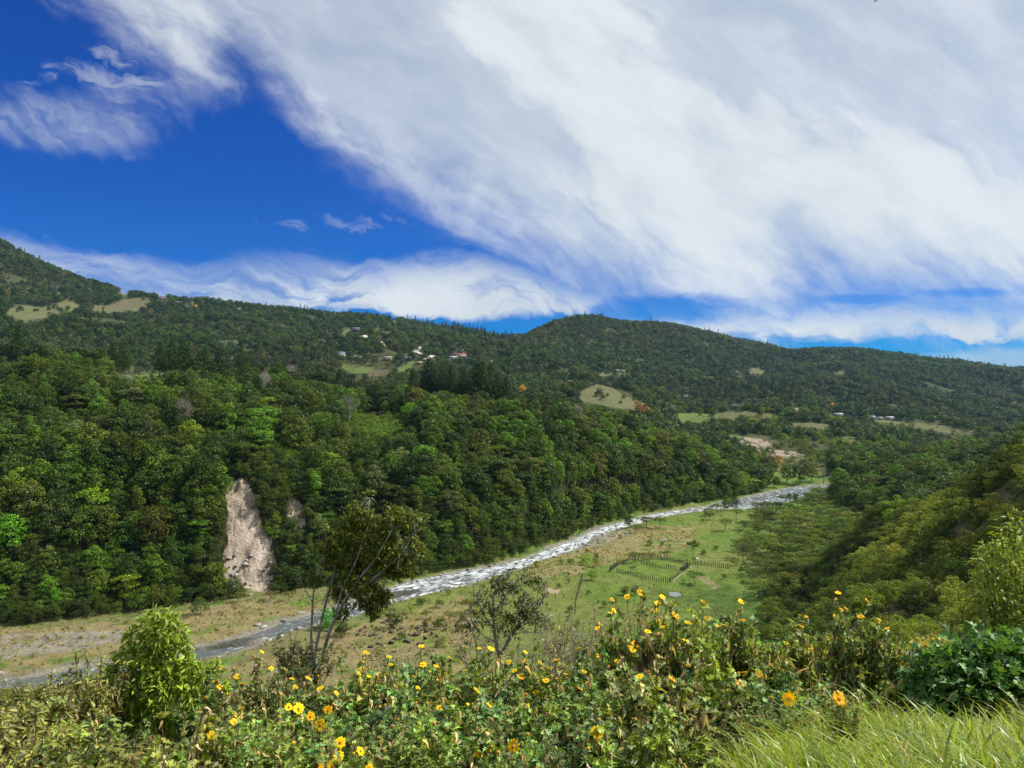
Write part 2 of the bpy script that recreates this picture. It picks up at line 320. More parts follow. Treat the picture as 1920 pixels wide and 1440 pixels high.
# ridge line measured finely (photo column, height above the horizon in px)
RID = np.array([(-1600, 480), (-400, 360), (0, 268), (60, 238), (150, 198), (240, 172), (300, 163), (400, 153), (500, 143), (620, 130), (680, 130), (780, 118), (860, 106), (930, 92), (980, 92), (1040, 114), (1090, 117),
                (1200, 111), (1290, 106), (1380, 84), (1480, 64), (1510, 65), (1600, 63), (1700, 51), (1780, 39), (1900, 25), (2100, 20), (3600, 10)], float)
def knotY(k, px): return np.interp(px, gridP, gky[:, k])
def base_h(px, Y):
    px = np.clip(px, -1599, 3599); ly = np.clip(np.log(np.maximum(Y, 2.5)), LY[0], LY[-1] - 1e-6)
    fi = (px + 1600) / 10; i = np.clip(fi.astype(int), 0, len(gridP) - 2); fx = fi - i
    fj = (ly - LY[0]) / (LY[1] - LY[0]); j = np.clip(fj.astype(int), 0, len(LY) - 2); fy = fj - j
    return (HG[i, j] * (1 - fx) + HG[i + 1, j] * fx) * (1 - fy) + (HG[i, j + 1] * (1 - fx) + HG[i + 1, j + 1] * fx) * fy
# river centre line: (photo column, upper edge row, lower edge row) measured on the flat floor
RV = [(0, 1273, 1306), (200, 1238, 1285), (380, 1208, 1246), (440, 1190, 1238), (500, 1168, 1214), (583, 1146, 1184), (657, 1124, 1170), (727, 1098, 1147), (793, 1080, 1127), (873, 1066, 1103), (940, 1055, 1083),
      (1000, 1038, 1062), (1073, 1008, 1040), (1113, 993, 1013), (1180, 974, 990), (1256, 958, 969), (1340, 949, 957), (1391, 940, 955), (1439, 929, 945), (1493, 917, 930), (1555, 909, 917)]
FL = 60.3
rc = []; rw = []
for p, a, b in RV:
    ya, yb = FL * F / (a - 720), FL * F / (b - 720); yc = (ya + yb) / 2; rc.append(((p - 960) / F * yc, yc)); rw.append((ya - yb) / 2)
rc = [(-420, 60), (-260, 105), (-170, 132)] + rc + [(212, 470), (250, 492), (300, 520), (360, 560)]; rw = [8, 8, 8] + rw + [7, 7, 7, 7]
rc = np.array(rc, float); rw = np.array(rw)
seg = np.concatenate([[0], np.cumsum(np.linalg.norm(np.diff(rc, axis=0), axis=1))])
ss = np.arange(0, seg[-1], 1.5); RC = pchip(seg, rc, ss); k5 = np.ones(9) / 9
RC = np.stack([np.convolve(np.pad(RC[:, i], 4, 'edge'), k5, 'valid') for i in (0, 1)], 1)
tg = unit(np.gradient(RC, axis=0)); nr = np.stack([-tg[:, 1], tg[:, 0]], 1)     # left normal
# half width across the flow = half width along Y times |ny|
RW = np.clip(pchip(seg, rw, ss) * np.abs(nr[:, 1]), 4.2, 13) * np.interp(RC[:, 0], [-80, -20, 20, 75, 108, 220], [0.82, 0.8, 0.66, 0.7, 1.15, 1.2]); RC = RC + np.array([0, 1.2])
def river_d(X, Y):
    """signed excess distance beyond the bank (negative inside)"""
    sh = X.shape; X = X.ravel(); Y = Y.ravel(); out = np.full(len(X), 1e3)
    mk = np.where((Y > 30) & (Y < 760) & (np.abs(X) < 460))[0]
    for c in np.array_split(mk, max(1, len(mk) // 20000)):
        d = np.hypot(X[c][:, None] - RC[None, ::2, 0], Y[c][:, None] - RC[None, ::2, 1]) - RW[None, ::2]
        out[c] = d.min(1)
    return out.reshape(sh)
def topx(X, Y): return 960 + F * X / np.maximum(Y, 1.0)
def smooth(x, a, b): t = np.clip((x - a) / (b - a), 0, 1); return t * t * (3 - 2 * t)
PONDS = [(1265, 1112, 1.9, 0.9)]
def inpoly(px, py, poly):
    ins = np.zeros(np.shape(px), bool); n = len(poly)
    for i in range(n):
        x1, y1 = poly[i]; x2, y2 = poly[(i + 1) % n]
        if y1 == y2: continue
        c = ((y1 > py) != (y2 > py)) & (px < (x2 - x1) * (py - y1) / (y2 - y1) + x1); ins ^= c
    return ins
def height(X, Y, fine=True):
    X = np.asarray(X, float); Y = np.asarray(Y, float); px = topx(X, Y)
    h = base_h(px, Y)
    # snap the mountain ridge to the measured skyline
    ry = knotY(15, px); want = np.interp(px, RID[:, 0], RID[:, 1]) / F * ry; have = base_h(px, ry)
    h = h + (want - 9.0 - have) * smooth(Y, 1100, 1500) 
    far = smooth(Y, 600, 1000); crest = 1 - 0.85 * np.exp(-((Y - ry) / 260.0) ** 2)
    sp = fbm(X / 260 + 3, Y / 420 + 9, 4); rg = 1 - np.abs(fbm(X / 170 + 31, Y / 400 + 2, 3)) * 2
    h = h + far * crest * (sp * 38 + (rg - 0.6) * 20 + fbm(X / 90 + 3, Y / 200, 3) * 9)
    h = h + smooth(Y, 380, 600) * (1 - far) * fbm(X / 70, Y / 90, 3) * 5 * smooth(h, -58, -45)
    can = smooth(Y, 150, 200) * (1 - smooth(Y, 500, 600)) * smooth(h, -59, -50)
    h = h + can * (fbm(X / 34 + 8, Y / 60, 3) * 5 + fbm(X / 15 + 3, Y / 70, 2) * 4)
    hr = smooth(Y, 40, 80) * (1 - smooth(Y, 200, 260)) * smooth(px, 1450, 1600)
    h = h + hr * fbm(X / 16 + 8, Y / 22, 4) * 4.5
    h = h + smooth(Y, 3, 10) * (1 - smooth(Y, 100, 130)) * (fbm(X / 3.5, Y / 3.5, 3) * 0.25 + smooth(Y, 20, 40) * fbm(X / 12, Y / 12, 3) * 1.5)
    if fine:
        fl = smooth(Y, 140, 160) * (1 - smooth(h, -58, -55)) * (1 - smooth(Y, 600, 700))
        h = h + fl * (fbm(X / 9, Y / 9, 4) * 0.5 + fbm(X / 2.2 + 7, Y / 2.2, 2) * 0.10)
        # landslide faces: rills and lumps
        py = 720 - h / Y * F
        sl = smooth(px, 405, 425) * (1 - smooth(px, 520, 590)) * smooth(h, -58, -54) * (1 - smooth(h, -30, -22)) * smooth(Y, 195, 205) * (1 - smooth(Y, 260, 300))
        h = h + sl * (fbm(X / 2.6 + 3, Y / 5 + h / 4, 4, 0.6) * 2.6)
    rd = river_d(X, Y)
    inb = 1 - smooth(rd, -2.6, 0.8)
    low = (Y > 120) | (px < 0)
    h = np.where((rd < 12) & low, h * inb * 0 + (h * (1 - inb) + -61.6 * inb), h)
    h = np.where((rd < 9) & low & (rd > 0), np.minimum(h, -60.1 + rd * 0.07 + np.maximum(rd - 3, 0) * 1.2), h)
    # gravel bars
    for bx, by, L, W, ang, top in BARS:
        c, s_ = math.cos(ang), math.sin(ang); a = ((X - bx) * c + (Y - by) * s_) / L; b = (-(X - bx) * s_ + (Y - by) * c) / W
        q = np.clip(1 - a * a - b * b, 0, 1); h = np.where(q > 0, np.maximum(h, -61.6 + (top + 61.6) * smooth(q, 0, 0.35) + 0.12 * fbm(X, Y, 2)), h)
    for pp, py_, rx, ry_ in PONDS:
        yc = 59.7 * F / (py_ - 720); xc = (pp - 960) / F * yc
        q = np.sqrt(((X - xc) / rx) ** 2 + ((Y - yc) / (ry_ * 3)) ** 2)
        h = np.where(q < 2.2, h * smooth(q, 1.2, 2.2) + -59.9 * (1 - smooth(q, 1.2, 2.2)) - 0.4 * (1 - smooth(q, 0.7, 1.05)), h)
    return h
def P2(px, py, z=-FL):
    y = -z * F / (py - 720); return (px - 960) / F * y, y
_b = P2(722, 1118, -60.2); _c = P2(415, 1216, -60.2); _d = P2(330, 1232, -60.2)
BARS = [(_b[0], _b[1], 13, 3.0, 0.62, -59.95), (_c[0], _c[1] + 3, 10, 2.6, 0.35, -59.8)]
def GZ(x, y): return float(height(np.array([x]), np.array([y]), False)[0]) + CAMZ
def hit(px, py, y0=150.0, y1=2900.0, tree=0.0):
    """where the sight line through a photo pixel meets the ground beyond y0"""
    Y = np.exp(np.linspace(math.log(y0), math.log(y1), 1600)); X = (px - 960) / F * Y
    h = height(X, Y, False) + tree; r = (720 - py) / F * Y
    k = np.where(h >= r)[0]
    if len(k) == 0: k = [np.argmin(r - h)]
    return X[k[0]], Y[k[0]], h[k[0]] - tree + CAMZ

# photo-space outlines of land cover, read on the ground they fall on
SLIDE = [(428, 903), (466, 903), (482, 950), (500, 1000), (516, 1050), (512, 1085), (494, 1108), (424, 1100), (418, 1050), (425, 980), (424, 940)]
SLIDE2 = [(540, 930), (556, 932), (574, 965), (572, 990), (552, 985), (538, 965)]
SOIL = [[(1362, 838), (1398, 820), (1436, 826), (1452, 842), (1500, 848), (1524, 862), (1440, 868), (1400, 858)]]
FIELDS = [([(5, 586), (30, 572), (90, 577), (128, 561), (146, 572), (140, 586), (100, 592), (44, 603)], 'olive'), ([(172, 574), (232, 573), (230, 585), (176, 586)], 'olive'), ([(180, 578), (215, 569), (232, 561), (282, 558), (276, 574), (240, 580)], 'brown'),
          ([(216, 548), (245, 546), (243, 554), (222, 555)], 'olive'), ([(232, 576), (262, 577), (262, 584), (236, 583)], 'olive'),
          ([(640, 676), (668, 684), (700, 690), (706, 700), (660, 700), (642, 690)], 'green'), ([(745, 690), (778, 674), (784, 678), (764, 694), (742, 700)], 'green'), ([(686, 696), (726, 692), (728, 702), (690, 706)], 'brown'),
          ([(640, 624), (654, 612), (656, 620), (646, 636)], 'olive'), ([(712, 622), (735, 623), (733, 628), (714, 628)], 'olive'),
          ([(1088, 738), (1100, 728), (1115, 721), (1147, 726), (1168, 741), (1200, 754), (1224, 763), (1190, 768), (1150, 764), (1088, 752)], 'olive'),
          ([(1268, 776), (1300, 774), (1338, 776), (1336, 790), (1300, 794), (1272, 790)], 'green'), ([(1338, 774), (1400, 771), (1460, 778), (1462, 787), (1400, 788), (1340, 788)], 'olive'),
          ([(1628, 784), (1720, 793), (1790, 801), (1852, 812), (1812, 817), (1740, 807), (1640, 793)], 'olive'), ([(1400, 694), (1416, 690), (1440, 697), (1430, 702), (1408, 701)], 'olive'),
          ([(1480, 790), (1560, 796), (1560, 806), (1480, 802)], 'olive'), ([(1580, 818), (1610, 820), (1600, 830), (1578, 828)], 'olive'), ([(1365, 815), (1385, 812), (1392, 822), (1366, 826)], 'green'),
          ([(1120, 700), (1150, 700), (1150, 706), (1124, 706)], 'olive'), ([(1560, 698), (1580, 694), (1592, 700), (1572, 703)], 'olive'), ([(1552, 890), (1572, 892), (1590, 915), (1556, 918)], 'green'),
          ([(215, 703), (345, 701), (345, 716), (215, 717)], 'green')]
ROADS = [[(777, 661), (784, 656), (791, 652), (790, 653)], [(778, 661), (791, 666)], [(714, 641), (719, 647), (722, 652)], [(683, 630), (688, 634)], [(796, 676), (806, 672), (812, 668)], [(664, 668), (676, 672)]]
DRY = [[(0, 1180), (120, 1176), (260, 1162), (420, 1132), (600, 1120), (600, 1150), (500, 1175), (420, 1206), (380, 1212), (250, 1250), (0, 1272)],
       [(985, 1062), (1080, 1035), (1130, 1005), (1180, 992), (1250, 985), (1300, 985), (1300, 1020), (1240, 1045), (1160, 1055), (1110, 1062), (1080, 1080), (990, 1085)],
       [(560, 1225), (680, 1170), (760, 1150), (880, 1120), (900, 1180), (860, 1290), (420, 1330), (420, 1250)]]
GRAVEL = [[(0, 1192), (100, 1190), (230, 1180), (250, 1200), (150, 1216), (0, 1236)], [(1120, 1005), (1180, 994), (1190, 1000), (1140, 1020), (1100, 1032)]]
def terrain_color(X, Y, h):
    px = topx(X, Y); py = 720 - h / np.maximum(Y, 2) * F
    n1 = fbm(X / 14, Y / 14, 4); n2 = fbm(X / 3.2 + 5, Y / 3.2, 3); n3 = fbm(X / 90, Y / 90, 3)
    j = n2 * 5 + n1 * 6
    C = np.zeros(X.shape + (3,)); C[:] = (0.045, 0.05, 0.018)                      # under shrubs and trees
    def put(mask, c, w=1.0): C[:] = C * (1 - (mask * w)[..., None]) + np.array(c) * (mask * w)[..., None]
    floor = smooth(Y, 138, 150) * (1 - smooth(h, -58.6, -57.2)) * (1 - smooth(Y, 520, 600))
    put(floor, (0.12, 0.185, 0.034)); put(floor * smooth(n1 + n3, 0.0, 0.45), (0.165, 0.195, 0.05)); put(floor * smooth(n1 - n3, 0.2, 0.6), (0.075, 0.125, 0.022))
    b = 4 * (n1 + n2); put(floor * (1 - smooth(px, 620, 760)) * smooth(-(Y - knotY(8, px)), -6, -2) * smooth(n2 + n1, -.7, 0), (0.21, 0.19, 0.085), 0.85)
    for d in DRY: put(inpoly(px + b * 3, py + b, d).astype(float) * floor * smooth(n2 + 0.5 * n1, -0.7, 0.1), (0.27, 0.22, 0.105), 0.85)
    put(inpoly(px + b, py + b * 0.5, [(1150, 1058), (1200, 1045), (1300, 1052), (1300, 1066), (1260, 1094), (1150, 1078)]).astype(float) * floor, (0.15, 0.215, 0.04), 0.7)
    put(inpoly(px, py, [(1300, 1078), (1328, 1082), (1350, 1100), (1340, 1106), (1318, 1092)]).astype(float) * floor, (0.24, 0.21, 0.10), 0.8)
    put(inpoly(px + b, py, [(1022, 1102), (1052, 1104), (1046, 1114), (1026, 1112)]).astype(float) * floor, (0.45, 0.36, 0.22), 0.8)
    for gpoly in GRAVEL: put(inpoly(px + b * 4, py + b, gpoly).astype(float) * floor * smooth(n2, -0.6, 0.0), (0.28, 0.255, 0.21), 0.85)
    rd = river_d(X, Y); put((1 - smooth(rd + n2 * 2.5, 0.3, np.interp(px, [0, 500, 700, 1600], [4.5, 3.5, 1.6, 1.2]))) * (Y > 120), (0.25, 0.23, 0.195), 0.9)
    put((1 - smooth(rd, -3.0, -0.5)) * (Y > 120), (0.07, 0.075, 0.06), 0.9)
    sl = (inpoly(px + b * 1.6 + 4 * n2, py + b * 2, SLIDE) | inpoly(px + b * 0.5, py + b, SLIDE2)) & (Y > 190) & (Y < 300)
    st = fbm(X / 1.1, h / 5 + 3, 4); put(sl.astype(float), (0.44, 0.37, 0.29)); put(sl * smooth(st, 0.05, 0.5), (0.32, 0.25, 0.18), 0.8); put(sl * smooth(-st, 0.1, 0.5), (0.58, 0.49, 0.42), 0.8); put(sl * smooth(fbm(X / 2.5 + 9, h / 2.5, 3), 0.25, 0.5), (0.20, 0.15, 0.11), 0.8)
    nearr = smooth(px, 1420, 1500) * smooth(Y, 40, 60) * (1 - smooth(Y, 230, 260)); put(nearr, (0.14, 0.135, 0.05), 0.85)
    put((inpoly(px, py, [(1780, 1000), (1850, 855), (1925, 850), (1925, 872), (1860, 880), (1800, 1000)]) & (Y < 170) & (Y > 60)).astype(float), (0.30, 0.24, 0.15), 0.6)
    far = smooth(Y, 500, 650)
    put(far, (0.05, 0.062, 0.024)); put(far * smooth(n1 + n3, 0.1, 0.5), (0.085, 0.088, 0.035), 0.8)
    cols = {'olive': (0.125, 0.128, 0.055), 'brown': (0.13, 0.11, 0.06), 'green': (0.12, 0.165, 0.045)}
    for poly, c in FIELDS: put((inpoly(px + j * 0.7, py + j * 0.3, poly) & (Y > 330)).astype(float), cols[c], 0.9)
    for poly in SOIL: put((inpoly(px + j * 0.4, py + j * 0.25, poly) & (Y > 430)).astype(float) * smooth(n1 + n2, -0.25, 0.1), (0.36, 0.29, 0.22), 0.85)
    near = (1 - smooth(Y, 110, 130)) * (1 - smooth(px, 1420, 1500)) + (1 - smooth(Y, 30, 50)) * smooth(px, 1420, 1500)
    near = np.clip(near, 0, 1); put(near, (0.075, 0.085, 0.028)); put(near * smooth(n1, 0, 0.5), (0.13, 0.11, 0.05), 0.7)
    return np.clip(C, 0, 1), rd
def build_terrain():
    us = np.concatenate([np.linspace(-1.6, -0.95, 40)[:-1], np.linspace(-0.95, 0.95, 1080), np.linspace(0.95, 1.6, 40)[1:]])
    ys = np.concatenate([np.array([-60, -30, -12, -5, -1, 1.0]), np.exp(np.linspace(math.log(2.0), math.log(120), 200)), np.linspace(120, 360, 330)[1:], np.exp(np.linspace(math.log(360), math.log(3000), 420))[1:], np.array([3200, 3300])])
    U, Yg = np.meshgrid(us, ys, indexing='ij'); X = U * (np.abs(Yg) + 6)
    Yc = np.maximum(Yg, 2.5); h = height(X, Yc); 
    C, rd = terrain_color(X, Yc, h)
    n, m = X.shape; V = np.stack([X, Yg, h + CAMZ], -1).reshape(-1, 3)
    i = np.arange(n - 1)[:, None] * m; j = np.arange(m - 1)[None, :]
    Q = np.stack([i + j, i + m + j, i + m + j + 1, i + j + 1], -1).reshape(-1, 4)
    Ca = np.concatenate([C.reshape(-1, 3), np.ones((n * m, 1))], 1)
    m_, T, b = principled('terrain', (0.1, 0.1, 0.05), 0.95, 0.1)
    at = T.new('ShaderNodeAttribute', attribute_name='land'); geo = T.new('ShaderNodeNewGeometry'); pos = geo.outputs['Position']
    na = T.noise(pos, 1.7, 6, 0.7); nb = T.noise(pos, 0.25, 5, 0.6); nc = T.noise(pos, 7.0, 3, 0.6)
    v = T.math('ADD', T.math('MULTIPLY', na, 0.75), T.math('ADD', T.math('MULTIPLY', nb, 0.7), T.math('MULTIPLY', nc, 0.35)))
    v = T.ramp(v, 0.62, 1.18, 0.5, 1.5, False)
    hs = T.new('ShaderNodeHueSaturation'); T.link(at.outputs['Color'], hs.inputs['Color']); T.link(v, hs.inputs['Value']); T.link(hs.outputs[0], b.inputs['Base Color'])
    bp = T.new('ShaderNodeBump'); bp.inputs['Strength'].default_value = 1.0; bp.inputs['Distance'].default_value = 0.9; T.link(T.math('ADD', na, T.math('MULTIPLY', nb, 1.5)), bp.inputs['Height']); T.link(bp.outputs[0], b.inputs['Normal'])
    me = mesh_np('ground', V, Q, [m_], None, True, {'land': ('FLOAT_COLOR', Ca)})
    tag(link('ground', me), kind='structure')
build_terrain()

def water_mat(name, foam):
    m, T, b = principled(name, (0.03, 0.045, 0.045), 0.12, 0.5)
    at = T.new('ShaderNodeAttribute', attribute_name='flow'); sp = T.new('ShaderNodeSeparateXYZ'); T.link(at.outputs['Vector'], sp.inputs[0])
    c = T.comb(T.math('MULTIPLY', sp.outputs[0], 0.26), T.math('MULTIPLY', sp.outputs[1], 0.58))
    n = T.noise(c, 1.0, 8, 0.68, 0.6); n2 = T.noise(T.comb(T.math('MULTIPLY', sp.outputs[0], 0.5), T.math('MULTIPLY', sp.outputs[1], 1.8)), 1.0, 5, 0.7, 0.8)
    f = T.math('ADD', T.math('MULTIPLY', n, 0.7), T.math('MULTIPLY', n2, 0.45))
    th = T.math('SUBTRACT', T.math('ADD', f, T.math('MULTIPLY', sp.outputs[2], 0.26)), 0.755)
    w = T.ramp(th, -0.05, 0.13); w = T.math('MULTIPLY', w, foam)
    T.link(T.mix(w, (0.085, 0.10, 0.10, 1), (0.62, 0.66, 0.68, 1)), b.inputs['Base Color'])
    T.link(T.math('MULTIPLY_ADD', w, 0.6, 0.14), b.inputs['Roughness'])
    bp = T.new('ShaderNodeBump'); bp.inputs['Strength'].default_value = 0.6; bp.inputs['Distance'].default_value = 0.25
    T.link(T.math('ADD', n2, n), bp.inputs['Height']); T.link(bp.outputs[0], b.inputs['Normal'])
    return m
def build_river():
    k = 15; s_ = np.linspace(-1.25, 1.25, k)
    X = RC[:, 0][:, None] + nr[:, 0][:, None] * s_ * RW[:, None]; Y = RC[:, 1][:, None] + nr[:, 1][:, None] * s_ * RW[:, None]
    px = topx(RC[:, 0], RC[:, 1]); fo = np.interp(px, [-500, 0, 350, 420, 560, 640, 760, 1200, 1400, 1600], [0.3, 0.4, 0.28, 0.36, 0.40, 0.6, 0.75, 0.85, 0.6, 0.5])
    Z = CAMZ - 60.45 + 0.16 * fbm(X / 1.7, Y / 1.7, 3) * (0.4 + fo[:, None])
    n = len(RC); V = np.stack([X, Y, Z], -1).reshape(-1, 3)
    i = np.arange(n - 1)[:, None] * k; j = np.arange(k - 1)[None, :]
    Q = np.stack([i + j, i + k + j, i + k + j + 1, i + j + 1], -1).reshape(-1, 4)
    A = np.stack([np.broadcast_to(ss[:, None], X.shape), s_ * RW[:, None], np.broadcast_to(fo[:, None], X.shape)], -1).reshape(-1, 3)
    tag(link('river', mesh_np('river', V, Q, [water_mat('river water', 1.0)], None, True, {'flow': ('FLOAT_VECTOR', A)})), kind='structure')
    wm, T, b = principled('pond water', (0.12, 0.15, 0.16), 0.08, 0.5)
    for pp, py_, rx, ry_ in PONDS:
        x, y = P2(pp, py_, -59.7); th = np.linspace(0, 2 * np.pi, 40, endpoint=False); rr = 1.1 + 0.2 * np.sin(2 * th + 1) + 0.14 * np.sin(3 * th) + 0.08 * np.sin(7 * th)
        V = np.stack([x + rx * rr * np.cos(th), y + ry_ * 3 * rr * np.sin(th), np.full(40, CAMZ - 60.02)], 1)
        tag(link('pond', mesh_np('pond', V, np.arange(40)[None, :], [wm])), kind='structure')
build_river()
# roads on the far hill and the pale footpath by the paddock: ribbons laid on the ground
def ribbon(name, pts, w, mat, lift=0.3, y0=150):
    P = []
    for p in pts:
        x, y, z = hit(p[0], p[1], y0); P.append((x, y))
    P = np.array(P); sg = np.concatenate([[0], np.cumsum(np.linalg.norm(np.diff(P, axis=0), axis=1))])
    q = np.linspace(0, sg[-1], 30); C = np.stack([np.interp(q, sg, P[:, i]) for i in (0, 1)], 1)
    t = unit(np.gradient(C, axis=0)); nn = np.stack([-t[:, 1], t[:, 0]], 1); rows = []
    for s_ in (-1, -0.33, 0.33, 1):
        c = C + nn * s_ * w / 2; rows.append(np.stack([c[:, 0], c[:, 1], height(c[:, 0], c[:, 1]) + CAMZ + lift], 1))
    V = np.stack(rows, 1).reshape(-1, 3); i = np.arange(29)[:, None] * 4; j = np.arange(3)[None, :]
    Q = np.stack([i + j, i + 4 + j, i + 5 + j, i + 1 + j], -1).reshape(-1, 4)
    return tag(link(name, mesh_np(name, V, Q, [mat], None, True)), kind='structure')
pm = rock_mat('pale track', (0.50, 0.45, 0.38), 0.5)
for r_ in ROADS: ribbon('dirt_road', r_, 6.0, pm, 1.2, 600)
ribbon('footpath', [(1258, 1091), (1270, 1083), (1284, 1074), (1297, 1066)], 0.32, rock_mat('trodden path', (0.30, 0.27, 0.19), 0.5), 0.06)
# ================================================================== plants
def ell_pts(n, c, r, shell=(0.72, 1.0), zmin=-0.55):
    d = unit(rng.normal(0, 1, (int(n * 1.6) + 8, 3))); d = d[d[:, 2] > zmin][:n]
    rr = rng.uniform(shell[0], shell[1], (len(d), 1)); return np.array(c) + d * np.array(r) * rr, unit(d / np.array(r))
def crown_mesh(name, lobes, n, size, mat, jit=0.65, asp=0.75, fold=0.12, zmin=-0.5, shell=(0.72, 1.0), gap=0.0):
    g = G(); vol = np.array([max(l[1]) * (l[1][0] + l[1][2]) for l in lobes]); vol = vol / vol.sum()
    for (c, r), w in zip(lobes, vol):
        P, N = ell_pts(max(6, int(n * w)), c, r, shell, zmin); N[:, 2] += 0.25
        if gap: k = fbm(P[:, 0] * 0.9 + P[:, 2] * 0.7, P[:, 1] * 0.9 - P[:, 2] * 0.5, 2) > -gap; P, N = P[k], N[k]
        cards(g, P, N, size, 0, jit, asp, fold)
    return g.mesh(name, [mat])
def lobes_round(seed, R_, zc, H, k, rs, flat=0.8, low=-0.35):
    r = random.Random(seed); L = [((0, 0, zc), (R_ * 0.6, R_ * 0.6, H * 0.5))]
    for i in range(k):
        a = i * 2.399 + r.uniform(-0.4, 0.4); t = (i + 0.5) / k; el = math.asin(min(1, max(low, (1 - low) * (1 - t) + low + r.uniform(-0.12, 0.12))))
        s = rs * r.uniform(0.7, 1.25); x = math.cos(a) * math.cos(el) * R_ * r.uniform(0.6, 0.9); y = math.sin(a) * math.cos(el) * R_ * r.uniform(0.6, 0.9)
        L.append(((x, y, zc + math.sin(el) * H * 0.62 + r.uniform(-0.5, 0.5)), (s, s, s * flat)))
    return L
def lobes_flat(seed, R_, ztop, k, rs):
    r = random.Random(seed); L = []
    for i in range(k):
        a = i * 2.399 + r.uniform(-0.5, 0.5); q = math.sqrt((i + 0.5) / k) * R_; s = rs * r.uniform(0.7, 1.2)
        L.append(((math.cos(a) * q, math.sin(a) * q, ztop - 0.06 * q * q / max(R_, 1) * 3 - r.uniform(0, 1.0)), (s, s, s * 0.28)))
    return L
def trunk_mesh(name, H, r0, mat, seed, lobes=None, nb=6, k=6, bend=0.3):
    g = G(); r = random.Random(seed); bx, by = r.uniform(-bend, bend), r.uniform(-bend, bend)
    z = np.linspace(-0.8, H, 7); p = np.stack([bx * np.sin(z / H * 2.5), by * np.sin(z / H * 2.0), z], 1)
    tube(g, p, np.linspace(r0 * 1.25, r0 * 0.35, 7), k)
    if lobes:
        for (c, rr) in lobes[:nb]:
            z0 = H * r.uniform(0.4, 0.8); s = np.array([bx * math.sin(z0 / H * 2.5), by * math.sin(z0 / H * 2), z0]); e = np.array(c); m = (s + e) / 2 + np.array([0, 0, -0.3])
            tube(g, [s, m, e], [r0 * 0.45, r0 * 0.3, r0 * 0.12], max(4, k - 2))
    return g.mesh(name, [mat], True)
def pine_lobes(seed, H, R_):
    r = random.Random(seed); L = []; z = H * 0.25; i = 0
    while z < H:
        t = (z - H * 0.25) / (H * 0.75); q = R_ * (1 - t) ** 0.65 * r.uniform(0.55, 0.95); a = i * 2.4
        s = max(0.45, R_ * 0.42 * (1 - t * 0.6)); L.append(((math.cos(a) * q * 0.6 + t * 0.8, math.sin(a) * q * 0.6, z), (s, s, s * 0.62))); z += H * 0.028; i += 1
    return L
FOR = []          # forest prototypes (trunk, crown, height, radius)
for i in range(7):
    L = lobes_round(i * 5 + 1, 4.9 + (i % 3) * 0.5, 7.4, 9.0, 22 + i, 1.75 + 0.15 * (i % 2), 0.75, -0.85)
    FOR.append((trunk_mesh('trunk', 9.5, 0.28, M['palebark'] if i % 3 == 0 else M['bark'], i, L[1:]), crown_mesh('crown', L, 3400, 0.58, M['leaf'], gap=0.3), 13.0))
for i in range(3):
    L = lobes_flat(40 + i, 5.0, 11.5, 17, 1.9) + lobes_flat(60 + i, 4.2, 8.4, 9, 1.9) + lobes_flat(70 + i, 3.4, 5.4, 6, 1.8) + lobes_flat(75 + i, 2.6, 2.8, 5, 1.7)
    FOR.append((trunk_mesh('trunk', 10.5, 0.25, M['palebark'], i + 20, L), crown_mesh('crown', L, 3400, 0.55, M['leaf'], jit=0.5, zmin=-0.9), 12.0))
for i in range(2):     # creeper-hung columns
    L = [((math.sin(z * 1.7 + i) * 0.9, math.cos(z * 2.3 + i) * 0.9, z), (1.7 + 0.5 * math.sin(z), 1.7, 1.5)) for z in np.arange(1.5, 12.5, 0.9)]
    FOR.append((trunk_mesh('trunk', 11, 0.25, M['bark'], i + 30), crown_mesh('crown', L, 2300, 0.5, M['leaf'], zmin=-1, gap=0.35), 12.5))
ACA = []          # spreading acacia-like pasture trees
for i in range(4):
    L = lobes_flat(80 + i, 3.4, 4.6, 15, 1.25)
    ACA.append((trunk_mesh('trunk', 4.2, 0.14, M['bark'], i + 50, L, nb=10, bend=0.5), crown_mesh('crown', L, 1300, 0.34, M['shrub'], jit=0.45, zmin=-0.9, gap=0.3), 5.0))
SHR = []
for i in range(5):
    L = lobes_round(100 + i, 1.8, 1.5, 2.6, 12, 0.72, 0.6, -0.6)
    SHR.append((trunk_mesh('stem', 1.9, 0.06, M['bark'], i + 70, L[1:]), crown_mesh('crown', L, 1500, 0.24, M['shrub'], jit=0.6, asp=0.6, zmin=-0.8, gap=0.25), 2.9))
PIN = []
for i in range(4):
    L = pine_lobes(120 + i, 19, 5.6)
    PIN.append((trunk_mesh('trunk', 18.5, 0.3, M['bark'], i + 90), crown_mesh('crown', L, 4200, 0.6, M['leaf'], jit=0.9, asp=0.35, zmin=-1), 19.0))
DEAD = trunk_mesh('trunk', 7.5, 0.3, M['palebark'], 5, lobes_round(7, 3.0, 7, 5, 14, 1), nb=15, bend=0.3)

